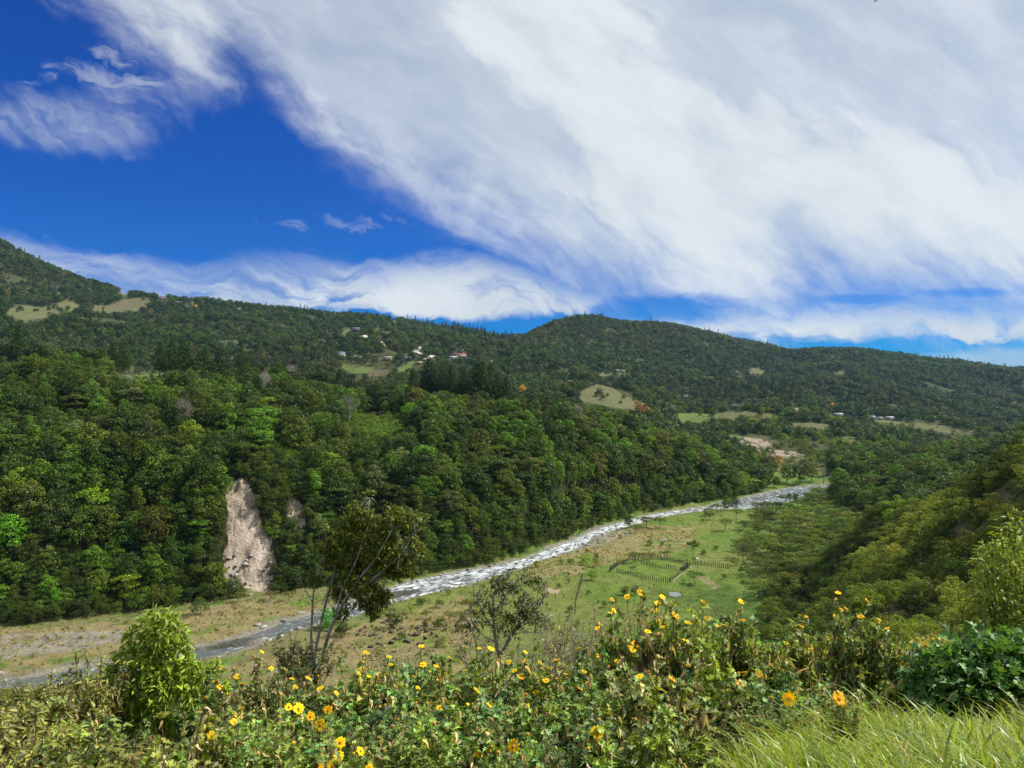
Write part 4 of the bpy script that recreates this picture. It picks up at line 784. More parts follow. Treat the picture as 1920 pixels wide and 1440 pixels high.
for a in [(305, 559, 14, 'pink', 'red', 'long pink house near the skyline on the left hill'), (328, 555, 8, 'cream', 'tan', 'small tan-roofed house on the skyline above the village'), (335, 566, 9, 'cream', 'grey', 'cream house below the tan-roofed skyline house'), (357, 565, 8, 'cream', 'red', 'red-roofed cream house at the right of the hill village'),
          (364, 573, 8, 'orange', 'orange', 'bright orange house lowest in the hill village'), (347, 574, 10, 'grey', 'dark', 'dark-roofed house left of the bright orange house'), (449, 579, 7, 'cream', 'tan', 'lone tan house right of the hill village near the skyline'), (155, 598, 5, 'white', 'tin', 'tiny white hut on the left hill below the fields'),
          (640, 667, 15, 'white', 'blue', 'blue-roofed two-storey white house above the green clearing', 2), (667, 619, 17, 'grey', 'grey', 'wide grey house high on the middle hill', 2), (704, 618, 9, 'cream', 'tan', 'tan-roofed house right of the wide grey house'), (737, 602, 7, 'white', 'tin', 'white hut close under the middle skyline'),
          (676, 632, 12, 'grey', 'grey', 'dark grey house beside the white track'), (727, 672, 15, 'cream', 'tan', 'long low tan-roofed house on the middle hill'), (764, 672, 11, 'grey', 'tin', 'grey tin-roofed house left of the forked road'), (862, 666, 24, 'cream', 'red', 'long red-roofed house above the dark pines'),
          (850, 671, 15, 'white', 'tin', 'white house in front of the long red-roofed house'), (876, 674, 15, 'grey', 'dark', 'dark building right below the long red-roofed house'), (864, 659, 10, 'grey', 'dark', 'dark-roofed house behind the long red-roofed house'), (786, 680, 10, 'tan', 'tan', 'small brown house left of the dark pines'),
          (1070, 716, 10, 'pink', 'tin', 'pinkish house left of the bare hill top'), (1088, 719, 8, 'grey', 'grey', 'grey hut between the pinkish house and the bare hill'), (1109, 719, 8, 'white', 'blue', 'blue-roofed hut at the top of the bare hill'), (1157, 694, 6, 'white', 'tin', 'white hut left of its neighbour on the wooded slope'), (1168, 696, 6, 'white', 'tin', 'white hut right of its neighbour on the wooded slope'),
          (1288, 744, 14, 'blue', 'tin', 'long white-roofed house amid trees at the foot of the centre hill'), (1367, 759, 11, 'white', 'red', 'red-roofed house at the foot of the centre hill'), (1378, 761, 9, 'white', 'tin', 'white house touching the red-roofed house'), (1475, 763, 7, 'white', 'tin', 'small white house left of its neighbour on the plain'), (1490, 768, 9, 'cream', 'tin', 'cream house right of its neighbour on the plain'),
          (1574, 778, 22, 'white', 'tin', 'long white shed on the plain'), (1636, 782, 9, 'white', 'tin', 'small white shed left of three along the tree line'), (1650, 784, 7, 'cream', 'tin', 'middle one of the three sheds along the tree line'), (1668, 784, 14, 'white', 'tin', 'widest of the three white sheds along the tree line'), (1865, 822, 6, 'white', 'tin', 'tiny white hut beyond the right-hand wood'),
          (1900, 764, 12, 'cream', 'tan', 'pale building high on the right-hand hillside')]: house(*a)
# ------------------------------------------------------------------ distant forest
def distant():
    def cover(y0, y1, sp):
        X, Y = grid_pts(-0.78 * y1, 0.78 * y1, y0, y1, sp); px = topx(X, Y); m = (px > -120) & (px < 2040) & (Y > knotY(12, px) * 0.985); m &= (Y < knotY(15, px) + 60); X, Y = X[m], Y[m]
        h = height(X, Y, False); px, py = proj(X, Y, h); bad = np.zeros(len(X), bool); up = 9 * F / Y; j = fbm(X / 14, Y / 14, 4) * 1.5
        for poly, c in FIELDS:
            bad |= inpoly(px + j, py + j * 0.6, poly) | inpoly(px + j, py + j * 0.6 - up * 0.45, poly) | inpoly(px + j, py - up * 0.8, poly)
        for poly in SOIL: bad |= inpoly(px, py, poly) | inpoly(px, py - up * 0.6, poly)
        for r_ in ROADS:
            for (a, b), (c, d) in zip(r_[:-1], r_[1:]):
                t = np.clip(((px - a) * (c - a) + (py - 4 - b) * (d - b)) / ((c - a) ** 2 + (d - b) ** 2 + 1e-6), 0, 1); bad |= (np.abs(px - (a + t * (c - a))) < 5) & (np.abs(py - 4 - (b + t * (d - b))) < 6)
        for hx, hy, w, yy in HOUSE_XY: bad |= (np.abs(px - hx) < w * F / yy * 0.5 + 3) & (py > hy - 5) & (py - up * 0.85 < hy - 1) & (np.abs(Y - yy) < 130)
        n1 = fbm(X / 60 + 9, Y / 60, 4); terr = (Y < 1010) & (px > 1235)
        gap = np.where(terr, n1 < -0.12, n1 < -0.38); gap |= (px > 610) & (px < 800) & (py > 655) & (py < 702) & (n1 < 0.05); gap &= rng.random(len(X)) < 0.86
        k = ~(bad & (rng.random(len(X)) < 0.97) | gap); return X[k], Y[k], h[k], px[k], py[k], n1[k], fbm(X[k] / 160, Y[k] / 160, 3)
    for y0, y1, sp, rs in ((440, 1020, 6.8, 0.78), (1020, 2700, 8.8, 1.0)):
        X, Y, h, px, py, n1, n2 = cover(y0, y1, sp); n = len(X)
        s = rs * (0.5 + 0.95 * rng.random(n) ** 1.6); pine = (rng.random(n) < np.where(n2 > 0.3, 0.07, 0.008)) | ((px > 1280) & (px < 1500) & (py > 725) & (py < 762) & (rng.random(n) < 0.5)) | ((px > 760) & (px < 960) & (Y > 1700) & (rng.random(n) < 0.3)) | ((px > 1560) & (px < 1700) & (py > 745) & (py < 772) & (rng.random(n) < 0.25))
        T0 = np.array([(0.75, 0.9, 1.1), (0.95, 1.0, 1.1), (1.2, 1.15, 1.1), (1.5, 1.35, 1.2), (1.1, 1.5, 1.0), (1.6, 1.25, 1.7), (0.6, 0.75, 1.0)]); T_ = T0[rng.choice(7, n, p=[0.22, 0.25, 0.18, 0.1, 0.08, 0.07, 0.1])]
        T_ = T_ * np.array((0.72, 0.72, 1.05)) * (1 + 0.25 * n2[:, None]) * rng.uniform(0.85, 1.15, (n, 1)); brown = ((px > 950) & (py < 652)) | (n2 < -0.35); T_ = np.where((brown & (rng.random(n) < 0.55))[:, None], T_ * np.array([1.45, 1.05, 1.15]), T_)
        q = ~pine; tagn = 'near side of the far hills and the plain' if y0 < 1000 else 'far mountainsides up to the skyline'
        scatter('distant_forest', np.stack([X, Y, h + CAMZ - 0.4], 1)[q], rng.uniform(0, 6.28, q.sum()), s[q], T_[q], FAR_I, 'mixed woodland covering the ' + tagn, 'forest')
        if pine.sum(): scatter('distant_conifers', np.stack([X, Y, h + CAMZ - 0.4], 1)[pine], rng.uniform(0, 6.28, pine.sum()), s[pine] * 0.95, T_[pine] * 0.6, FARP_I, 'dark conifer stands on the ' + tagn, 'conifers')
        print('DISTANT', n, pine.sum())
distant()
def scrub():
    X, Y = grid_pts(60, 640, 430, 1000, 4.6); px = topx(X, Y); m = (px > 1200) & (px < 1990) & (rng.random(len(X)) < .45) & (fbm(X / 20, Y / 20, 3) > -.15) & (Y > knotY(10, px)); X, Y, px = X[m], Y[m], px[m]; h = height(X, Y, False); px, py = proj(X, Y, h)
    bad = inpoly(px, py, SOIL[0]) & (rng.random(len(X)) < .85)
    for poly, c in FIELDS: bad |= inpoly(px, py, poly) & (rng.random(len(X)) < .93)
    bad |= river_d(X, Y) < 2; X, Y, h = X[~bad], Y[~bad], h[~bad]; T_ = np.array([(1.1, 1.1, 1.2), (.8, .9, 1.1), (1.5, 1.4, 1.3), (1.2, 1.5, 1.1)])[rng.integers(0, 4, len(X))]
    scatter('scrub', np.stack([X, Y, h + CAMZ - .1], 1), rng.uniform(0, 6.28, len(X)), rng.uniform(.6, 1.8, len(X)), T_, SHR_I, 'scattered scrub and hedges over the far river terraces', 'scrub')
scrub()
# ================================================================== fences, rocks and small things on the river flat
M['post'] = bark_mat('weathered posts', (0.11, 0.09, 0.07), 3)
def fence(pts, label):
    P = [P2(a, b, -59.8) for a, b in pts]; e = empty('fence', (P[0][0], P[0][1], GZ(*P[0]))); P = np.array(P); sg = np.concatenate([[0], np.cumsum(np.linalg.norm(np.diff(P, axis=0), axis=1))])
    n = min(95, max(4, int(sg[-1] / (1.5 if 'footpath' in label or 'hedge' in label else 0.62)))); d = np.linspace(0, sg[-1], n); X = np.interp(d, sg, P[:, 0]) + rng.uniform(-.05, .05, n); Y = np.interp(d, sg, P[:, 1]) + rng.uniform(-.05, .05, n); Z = height(X, Y, True) + CAMZ
    for x, y, z in zip(X, Y, Z):
        g = G(); H = random.uniform(1.0, 1.75); tube(g, [(0, 0, -.3), (random.uniform(-.05, .05), 0, H * .6), (random.uniform(-.1, .1), random.uniform(-.1, .1), H)], [0.13, 0.12, 0.08], 5)
        o = link('post', g.mesh('post', [M['post']], True), e); o.location = (x - e.location.x, y - e.location.y, z - e.location.z)
    for hgt in (0.5, 0.95):
        g = G(); tube(g, np.stack([X - e.location.x, Y - e.location.y, Z + hgt - e.location.z], 1), 0.012, 4); link('wire', g.mesh('wire', [M['post']]), e)
    tag(e, label, 'fence', 'post fences round the paddocks')
fence([(1157, 1074), (1189, 1081), (1212, 1087), (1235, 1090), (1256, 1092)], 'post fence along the near side of the paddocks')
fence([(1203, 1059), (1235, 1066), (1262, 1070), (1276, 1072), (1290, 1062)], 'post fence running between the two paddocks')
fence([(1257, 1092), (1269, 1083), (1281, 1075), (1294, 1060)], 'post fence beside the pale footpath')
fence([(1233, 1046), (1258, 1052), (1288, 1057), (1327, 1060), (1368, 1065)], 'post fence along the far side, reaching right to the grove')
fence([(1143, 1072), (1159, 1059), (1180, 1051), (1232, 1046)], 'post fence closing the left end of the paddocks')
fence([(1092, 1080), (1088, 1100), (1080, 1125), (1078, 1150)], 'dark hedge-like fence running down the pasture')
fence([(1025, 1119), (1060, 1120), (1072, 1122)], 'short fence piece left of the hedge line')
def rock_mesh(seed, mat, n=14, sub=10):
    r = np.random.default_rng(seed); th, ph = np.meshgrid(np.linspace(0, 2 * np.pi, n, endpoint=False), np.linspace(0.0, np.pi, sub)); d = np.stack([np.sin(ph) * np.cos(th), np.sin(ph) * np.sin(th), np.cos(ph)], -1)
    cuts = unit(r.normal(0, 1, (9, 3))); off = r.uniform(0.55, 0.9, 9); R_ = np.ones(d.shape[:2])
    for c, o in zip(cuts, off): dt = d @ c; R_ = np.minimum(R_, np.where(dt > 0.05, o / np.maximum(dt, 0.05), 9))
    V = d * R_[..., None] * np.array([1.0, 0.8, 0.62]); a, b = V.shape[:2]; i = np.arange(a - 1)[:, None] * b; j = np.arange(b)[None, :]; j2 = (j + 1) % b
    return mesh_np('rock', V.reshape(-1, 3), np.stack([i + j, i + b + j, i + b + j2, i + j2], -1).reshape(-1, 4), [mat])
RK = [rock_mesh(i, M['rock']) for i in range(5)]; RKD = [rock_mesh(i + 9, M['darkrock']) for i in range(4)]; RKW = [rock_mesh(i + 20, M['whiterock']) for i in range(3)]
def rock(me, px, py, s, label, group, z=-59.9):
    x, y = P2(px, py, z); o = link('rock', me, None, (x, y, GZ(x, y) + s * 0.12)); o.scale = (s, s * random.uniform(.7, 1.1), s * random.uniform(.7, 1)); o.rotation_euler = (random.uniform(-.3, .3), random.uniform(-.3, .3), random.uniform(0, 6.3)); tag(o, label, 'rock', group)
def banks():
    k = 0; N = len(RC)
    while k < 150:
        i = random.randrange(N); side = random.choice((-1, 1)); q = RW[i] + random.uniform(-1.6, 2.6); x, y = RC[i] + nr[i] * side * q; px, py = topx(x, y), 720 + 60 * F / y
        if not (-10 < px < 1250 and 940 < py < 1320): continue
        s = random.choice((0.35, 0.5, 0.7, 1.0)) * random.uniform(0.6, 1.2); zz = max(GZ(x, y), CAMZ - 60.5)
        o = link('rock', RK[k % 5], None, (x, y, zz + s * 0.1)); o.scale = (s, s * .8, s * .7); o.rotation_euler = (0, random.uniform(-.2, .2), random.uniform(0, 6.3))
        tag(o, 'grey boulder at the water edge along the river bank', 'rock', 'boulders along the river banks'); k += 1
banks()
def rapids():
    k = 0
    while k < 46:
        i = random.randrange(len(RC)); q = RW[i] * random.uniform(-.9, .9); x, y = RC[i] + nr[i] * q; px = topx(x, y)
        if not (600 < px < 1540): continue
        s = random.choice((.4, .6, .9)) * random.uniform(.7, 1.2); o = link('rock', RK[k % 5], None, (x, y, CAMZ - 60.5)); o.scale = (s, s * .8, s * .75); o.rotation_euler = (0, 0, random.uniform(0, 6.3)); tag(o, 'wet boulder standing in the white water in the middle of the river', 'rock', 'boulders in the rapids'); k += 1
rapids()
for i in range(75):
    px, py = random.gauss(735, 62), random.gauss(1196, 20)
    if py < 1158 or px < 610: continue
    rock(RKD[i % 4], px, py, random.uniform(0.25, 0.95), 'dark rock scattered over the dry slope beyond the yellow flowers', 'dark rocks on the dry slope')
for i in range(10): rock(RKW[i % 3], 1250 + random.uniform(-12, 14), 1012 + random.uniform(-2, 3), random.uniform(0.35, 0.7), 'white stone in the heap lying in the far pasture', 'white stones heaped in the pasture')
rock(RKW[0], 1307, 1049, 0.9, 'single white stone beside the tall-stemmed tree in the pasture', None); rock(RKW[1], 1294, 1065, 0.55, 'white stone at the fence corner at the top of the footpath', None)
def tufts():
    X, Y = rng.uniform(-190, 210, 52000), rng.uniform(138, 480, 52000); m = (fbm(X / 6, Y / 6, 3) + rng.uniform(-.5, .5, len(X))) > -.1; X, Y = X[m], Y[m]; h = height(X, Y, False); px, py = proj(X, Y, h); rd = river_d(X, Y)
    m = (h < -57.5) & (rd > 0.8) & (px > -60) & (px < 1640) & (Y < knotY(8, px) + 12); bank = (rd < 4) | (fbm(X / 9, Y / 9, 3) > 0.12) | (Y > knotY(8, px) - 6); dry = np.zeros(len(X), bool)
    for d in DRY: dry |= inpoly(px, py, d)
    m &= (bank | dry | (rng.random(len(X)) < 0.25)); m &= ~inpoly(px, py, [(1155, 1060), (1200, 1046), (1300, 1055), (1296, 1066), (1258, 1094), (1155, 1078)]); X, Y, h, px, py, dry = X[m], Y[m], h[m], px[m], py[m], dry[m]
    T_ = np.array([(1.3, 1.7, 1.1), (1.0, 1.25, 0.9), (1.8, 1.7, 1.2)])[rng.integers(0, 3, len(X))]; T_ = np.where((dry & (rng.random(len(X)) < 0.85))[:, None], np.array((3.0, 2.0, 3.6)) * rng.uniform(0.7, 1.1, (len(X), 1)), T_)
    gs = []
    for i in range(4):
        g = G(); n = 46; a = rng.uniform(0, 6.28, n); q = rng.uniform(0, 0.45, n); P = np.stack([np.cos(a) * q, np.sin(a) * q, rng.uniform(0.05, 0.42, n)], 1); cards(g, P, np.stack([np.cos(a), np.sin(a), np.full(n, 0.6)], 1), 0.34, 0, 0.6, 0.3); gs.append(bpy.data.objects.new('tuft_source', g.mesh('tuft', [M['shrub_i']])))
    scatter('meadow_tufts', np.stack([X, Y, h + CAMZ], 1), rng.uniform(0, 6.28, len(X)), rng.uniform(0.45, 1.25, len(X)) * np.where(dry, 1.0, 0.8), T_, gs, 'tufts of green and dry grass over the river flat', 'grass')
    print('TUFTS', len(X))
tufts()
def meadow_bushes():
    n = 0
    while n < 110:
        px, py = random.uniform(600, 1400), random.uniform(965, 1240)
        if py > 1100 and px > 1330: continue
        x, y = P2(px, py, -59.8)
        if float(river_d(np.array([x]), np.array([y]))[0]) < 2.5 or float(base_h(px, y)) > -58.5 or inpoly(px, py, [(1150, 1058), (1235, 1046), (1375, 1062), (1300, 1100), (1155, 1080)]) or px - 600 < (1060 - py) * 2.2: continue
        n += 1; s = random.uniform(.25, .75); c = random.choice([(.7, .8, .8), (1.0, 1.1, .9), (1.4, 1.2, 1.1)]); nm = {.7: 'dark', 1.0: 'green', 1.4: 'olive'}[c[0]]
        put_tree('pasture_bush', SHR[n % 5], (x, y, GZ(x, y)), s, c, f"small {nm} bush on the {'dry slope by the near bank' if px < 900 else ('dry grass strip by the rapids' if py < 1060 else 'open pasture')}", 'bush', 'small bushes dotted over the river flat', tr_name='stem')
meadow_bushes()
def debris():
    for i in range(46):
        px, py = random.uniform(428, 512), random.uniform(1040, 1116); x, y, z = hit(px, py, 190, 300); s = random.uniform(.2, .7) * (1.5 if random.random() < .12 else 1); o = link('rock', RK[i % 5] if i % 3 else RKW[i % 3], None, (x, y, z + s * .1)); o.scale = (s, s * .9, s * .75); o.rotation_euler = (random.uniform(-.5, .5), random.uniform(-.5, .5), random.uniform(0, 6)); tag(o, 'fallen rock lying on the rubble at the foot of the landslide', 'rock', 'fallen rocks at the foot of the landslide')
debris()

# ================================================================== foreground
LEAF = {
 'lobed': ([(0, 0), (.10, .10), (.30, .16), (.34, .40), (.20, .38), (.24, .66), (.08, .62), (0, 1.0), (-.08, .62), (-.24, .66), (-.20, .38), (-.34, .40), (-.30, .16), (-.10, .10)], 0.45),
 'oval': ([(0, 0), (.12, .15), (.2, .4), (.15, .7), (0, 1.0), (-.15, .7), (-.2, .4), (-.12, .15)], 0.45),
 'narrow': ([(0, 0), (.09, .2), (.12, .5), (.07, .8), (0, 1.0), (-.07, .8), (-.12, .5), (-.09, .2)], 0.5),
 'heart': ([(0, .08), (.16, -.02), (.34, .12), (.34, .4), (.18, .72), (0, 1.0), (-.18, .72), (-.34, .4), (-.34, .12), (-.16, -.02)], 0.4)}
def leaves(g, kind, P, D, size, m=0, fold=0.25, droop=0.25, up=0.8, jit=0.35):
    """leaf blades growing from P along D; folded at the midrib, tip drooping"""
    out, mid = LEAF[kind]; out = np.array(out); n = len(P)
    if n == 0: return
    D = unit(D + rng.normal(0, jit, (n, 3))); U = unit(np.array([0, 0, 1.0]) * up + rng.normal(0, 0.45, (n, 3))); S = unit(np.cross(D, U)); U = np.cross(S, D); s = (np.broadcast_to(size, (n,)) * rng.uniform(0.65, 1.25, n))[:, None, None]
    pts = np.concatenate([out, [[0, mid]]]); x = pts[:, 0][None, :, None]; y = pts[:, 1][None, :, None]
    z = np.abs(x) * fold * 2 - droop * y * y
    V = P[:, None, :] + s * (S[:, None, :] * x + D[:, None, :] * y + U[:, None, :] * z); k = len(out); i = np.arange(k); T = np.stack([i, (i + 1) % k, np.full(k, k)], 1)
    T = (T[None] + (np.arange(n) * (k + 1))[:, None, None]).reshape(-1, 3); g.add(V.reshape(-1, 3), None, T, m)
def stem_curve(base, top, bow, n=7):
    t = np.linspace(0, 1, n)[:, None]; b, e = np.array(base, float), np.array(top, float); return b + (e - b) * t + np.array(bow) * np.sin(t * np.pi) 
def shrub_proto(seed, H, spread, nst, kind, lsize, per, dry_frac, mats, low=0.22):
    """returns (stems mesh, leaves mesh, dry mesh, tips)"""
    global rng; old = rng; rng = np.random.default_rng(seed); gs, gl, gd = G(), G(), G(); tips = []
    for k in range(nst):
        a = rng.uniform(0, 6.28); q = rng.uniform(0.02, 0.18); lean = spread * math.sqrt(rng.random()); h = H * rng.uniform(0.72, 1.0) * (1 - 0.22 * lean / spread); b = (math.cos(a) * q, math.sin(a) * q, -0.1); t = (math.cos(a) * lean, math.sin(a) * lean, h)
        P = stem_curve(b, t, (rng.normal(0, .07), rng.normal(0, .07), 0.05)); tube(gs, P, np.linspace(0.012, 0.004, len(P)), 4); brs = [P]
        for _ in range(rng.integers(2, 5)):
            f = rng.uniform(0.4, 0.85); s0 = P[int(f * 6)]; aa = rng.uniform(0, 6.28); L = h * rng.uniform(0.14, 0.3); e = s0 + np.array([math.cos(aa) * L * .6, math.sin(aa) * L * .6, L * 0.8]); e[2] = min(e[2], H * 1.02)
            B = stem_curve(s0, e, (0, 0, -0.03), 5); tube(gs, B, np.linspace(0.006, 0.003, 5), 4); brs.append(B)
        for B in brs:
            tips.append((B[-1], unit(B[-1] - B[-2]))); n = int(per * (1.4 if len(B) == 7 else 0.7)); f = rng.uniform(low if len(B) == 7 else 0.1, 1.0, n) ** 0.75; idx = f * (len(B) - 1); i0 = np.minimum(idx.astype(int), len(B) - 2); fr = (idx - i0)[:, None]
            p = B[i0] * (1 - fr) + B[i0 + 1] * fr; an = rng.uniform(0, 6.28, n); D = np.stack([np.cos(an), np.sin(an), rng.uniform(-0.25, 0.7, n)], 1); hz = p[:, 2] / H; isdry = rng.random(n) < dry_frac * np.clip(1.6 - hz * 1.5, 0.15, 1.6)
            leaves(gl, kind, p[~isdry], D[~isdry], lsize * np.clip(0.75 + 0.5 * (1 - hz[~isdry]), 0.6, 1.2), 0)
            Dd = D[isdry].copy(); Dd[:, 2] -= 0.9; leaves(gd, 'oval' if kind != 'narrow' else 'narrow', p[isdry], Dd, lsize * 0.75, 0, 0.6, 0.8)
    rng = old; tips.sort(key=lambda q: -q[0][2])
    if gd.n == 0: leaves(gd, 'oval', np.zeros((3, 3)) + 0.1, np.eye(3), 0.03)
    return gs.mesh('stems', [mats[0]], True), gl.mesh('leaves', [mats[1]]), gd.mesh('dry_leaves', [mats[2]]), tips
SP = [shrub_proto(300 + i, 2.0, 0.62 + 0.06 * (i % 3), 15, 'lobed', 0.125, 25, (0.22, 0.36, 0.62, 0.2, 0.3)[i], (M['stem'], M['near'], M['dry'])) for i in range(5)]
WP = [shrub_proto(340 + i, 1.6, 0.65, 14, ('narrow', 'oval', 'narrow')[i], 0.115, 26, 0.30, (M['stem'], M['near'], M['dry'])) for i in range(3)]
TP = [shrub_proto(360 + i, 1.9, 0.75, 13, 'oval', 0.06, 12, 0.55, (M['palebark'], M['near'], M['dry']), 0.4) for i in range(3)]
def flower_mesh(seed, spent=False):
    r = np.random.default_rng(seed); g = G(); n = int(r.integers(10, 14)); L = 0.062
    if not spent:
        for k in range(n):
            a = k * 2 * np.pi / n + r.normal(0, .08); l = L * r.uniform(.85, 1.1); w = 0.0135 * r.uniform(.85, 1.2); cup = r.uniform(-0.25, 0.25); c, s = math.cos(a), math.sin(a); rows = []
            for q, ww, zz in ((0.010, .45, 0), (0.026, .95, .004), (0.045, 1.0, .007), (l * .93, .6, .004), (l, .15, .001)):
                for sg in (-1, 0, 1): rows.append((c * q - s * w * ww * sg, s * q + c * w * ww * sg, zz + cup * q * .6 - (0.0022 if sg == 0 else 0)))
            i = np.arange(4)[:, None] * 3; j = np.arange(2)[None, :]; g.add(rows, np.stack([i + j, i + 1 + j, i + 4 + j, i + 3 + j], -1).reshape(-1, 4))
    else:
        for k in range(9):
            a = k * 2 * np.pi / 9; c, s = math.cos(a), math.sin(a); g.add([(c * .012 - s * .006, s * .012 + c * .006, 0), (c * .012 + s * .006, s * .012 - c * .006, 0), (c * .034 + s * .004, s * .034 - c * .004, -.018), (c * .034 - s * .004, s * .034 + c * .004, -.018)], [(0, 1, 2, 3)])
    return g.mesh('petals', [M['petal'] if not spent else M['dry']])
def disc_mesh(seed, big):
    r = np.random.default_rng(seed); g = G(); R_ = 0.017 if not big else 0.024; th, ph = np.meshgrid(np.linspace(0, 2 * np.pi, 12, endpoint=False), np.linspace(0, np.pi * (0.5 if not big else 0.8), 6)); rr = R_ * (1 + r.normal(0, .06, th.shape)); V = np.stack([np.sin(ph) * np.cos(th) * rr, np.sin(ph) * np.sin(th) * rr, np.cos(ph) * rr * (.7 if not big else 1.0) + .001], -1)
    i = np.arange(5)[:, None] * 12; j = np.arange(12)[None, :]; j2 = (j + 1) % 12; g.add(V.reshape(-1, 3), np.stack([i + j, i + 12 + j, i + 12 + j2, i + j2], -1).reshape(-1, 4)); return g.mesh('flower_center', [M['disc']])
FLM = [flower_mesh(i) for i in range(6)]; FLS = [flower_mesh(9, True)]; DS = [disc_mesh(1, False), disc_mesh(2, True)]
M['calyx'] = M['stem']
def add_flower(parent, P, up, s, spent):
    f = link('spent_flower' if spent else 'flower', random.choice(FLS if spent else FLM), parent); n = Vector(up).normalized(); f.rotation_euler = n.to_track_quat('Z', 'Y').to_euler(); f.location = P; f.scale = (s, s, s); f.color = (1, random.uniform(.88, 1.12), 1, 1)
    d = link('flower_center', DS[1 if spent else 0], f); d.color = (1.15, random.uniform(.85, 1.4) if spent else 0.95, 1, 1)
def wpos(px, py, Y): return np.array([(px - 960) / F * Y, Y, CAMZ + (720 - py) / F * Y])
NEAR_T = [(1.0, 1.15, 0.9), (0.85, 1.1, 1.2), (1.15, 1.2, 0.7), (1.35, 1.25, 0.9), (0.75, 0.95, 0.8)]
def shrub(protos, px, pt, Y, nf, nsp, label, group, name='sunflower_shrub', tint=None, wid=1.0, cat='shrub'):
    pr = random.choice(protos); x = (px - 960) / F * Y; z = GZ(x, Y) - 0.05; top = CAMZ + (720 - pt) / F * Y; H = pr[3][0][0][2]; s = max(0.3, (top - z) / H); w = min(s, 1.15) * wid * random.uniform(0.9, 1.1)
    e = empty(name, (x, Y, z), random.uniform(0, 6.28)); st = link('stems', pr[0], e); l = link('leaves', pr[1], e); d = link('dry_leaves', pr[2], e); st.scale = l.scale = d.scale = (w, w, s); t = tint or random.choice(NEAR_T); l.color = (*[a * random.uniform(.9, 1.1) for a in t], 1); q = random.uniform(.85, 1.5); d.color = (q, q, q, 1)
    Rz = Matrix.Rotation(-e.rotation_euler.z, 3, 'Z'); tips = pr[3]; cand = [i for i in range(len(tips)) if (Rz.inverted() @ Vector(tips[i][0])).y < 0.35 or tips[i][0][2] > H * .85]; random.shuffle(cand); cand.sort(key=lambda i: -round(tips[i][0][2] / H * 4)); far_ = []
    for i in cand:
        if all(np.linalg.norm((tips[i][0] - tips[j][0]) * np.array([w, w, s])) > (.065 if nf > 8 else .16) for j in far_): far_.append(i)
    cand = far_[:nf + nsp]; random.shuffle(cand)
    for k, i in enumerate(cand):
        P, dr = tips[i]; face = Rz @ (Vector((random.gauss(0.3, .35), random.gauss(-.22, .35), random.uniform(.6, 1.2))) if Y > 7.8 else Vector((random.gauss(0.1, .35), random.gauss(-.8, .3), random.uniform(.3, .9)))); 
        add_flower(e, Vector((P[0] * w, P[1] * w, P[2] * s + 0.012)), face, random.uniform(.55, .92) * (1.15 if Y < 7.8 else 1) if k < nf else random.uniform(.45, .75), k >= nf)
    return tag(e, label, cat, group)
TOPB = [(-80, 1300), (100, 1290), (380, 1290), (420, 1262), (460, 1240), (520, 1248), (580, 1290), (640, 1270), (670, 1222), (720, 1220), (760, 1235), (820, 1212), (880, 1212), (920, 1232), (980, 1238), (1040, 1218), (1100, 1215), (1150, 1185), (1200, 1122), (1240, 1120), (1290, 1150), (1340, 1140), (1400, 1132), (1450, 1150), (1520, 1158), (1580, 1160), (1640, 1165), (1700, 1200), (1800, 1240), (2000, 1250)]
def topb(px): return float(np.interp(px, [a for a, b in TOPB], [b for a, b in TOPB]))
def fl_density(px):   # flowers per shrub along the photo
    return float(np.interp(px, [380, 420, 520, 600, 700, 800, 880, 1000, 1100, 1180, 1280, 1340, 1480, 1550, 1700], [0, 3, 3, 1, 3, 6, 7, 3, 4, 6, 5, 5, 4, 2, 1]))
GB, GM, GF = 'flowering shrubs in the back row along the slope edge', 'flowering shrubs in the middle of the bank', 'flowering shrubs at the very front'
for i, px in enumerate(np.arange(400, 1730, 40)):
    p = px + random.uniform(-14, 14); f = fl_density(p); side = 'left of the leaning tree' if p < 560 else 'between leaning and bare tree' if p < 860 else ('between bare tree and tall flower clump' if p < 1150 else ('at the tall flower clump' if p < 1300 else ('between tall clump and slender pair' if p < 1500 else 'near the slender tall pair')))
    shrub(SP, p, topb(p) + random.uniform(0, 16), random.uniform(10.6, 12.6), int(f * random.choice((.2, .6, 1.1, 2.2))), int(f * .4 + 1), f'shrub with yellow flowers in the back row, {side}', GB)
for i, px in enumerate(np.arange(380, 1740, 52)):
    p = px + random.uniform(-18, 18); f = fl_density(p); side = 'left half of the bank' if p < 900 else 'right half of the bank'
    shrub(SP, p, topb(p) + random.uniform(62, 95) + (25 if p > 1150 else 0), random.uniform(8.2, 9.3), int(f * random.uniform(0, .45)), int(f * random.uniform(.2, .9)), f"lobed-leaved shrub with few yellow flowers halfway up, {'left of the leaning tree' if p < 590 else ('between leaning and bare tree' if p < 900 else ('below the bare tree' if p < 1150 else ('below the tallest flower clump' if p < 1400 else 'near the big-leaved bush')))}", GM)
for i, px in enumerate(np.arange(330, 1460, 62)):
    p = px + random.uniform(-20, 20); pt = 1335 + random.uniform(-15, 30)
    shrub(SP, p, pt, random.uniform(6.2, 7.2), random.choice((0, 0, 1)), random.choice((0, 1, 2, 3)), f"low lobed-leaved shrub with browning leaves at the bottom edge, {'near the cone-shaped bush' if p < 520 else ('below the leaning tree' if p < 760 else ('below the bare grey tree' if p < 1100 else 'next to the grass'))}", GF)
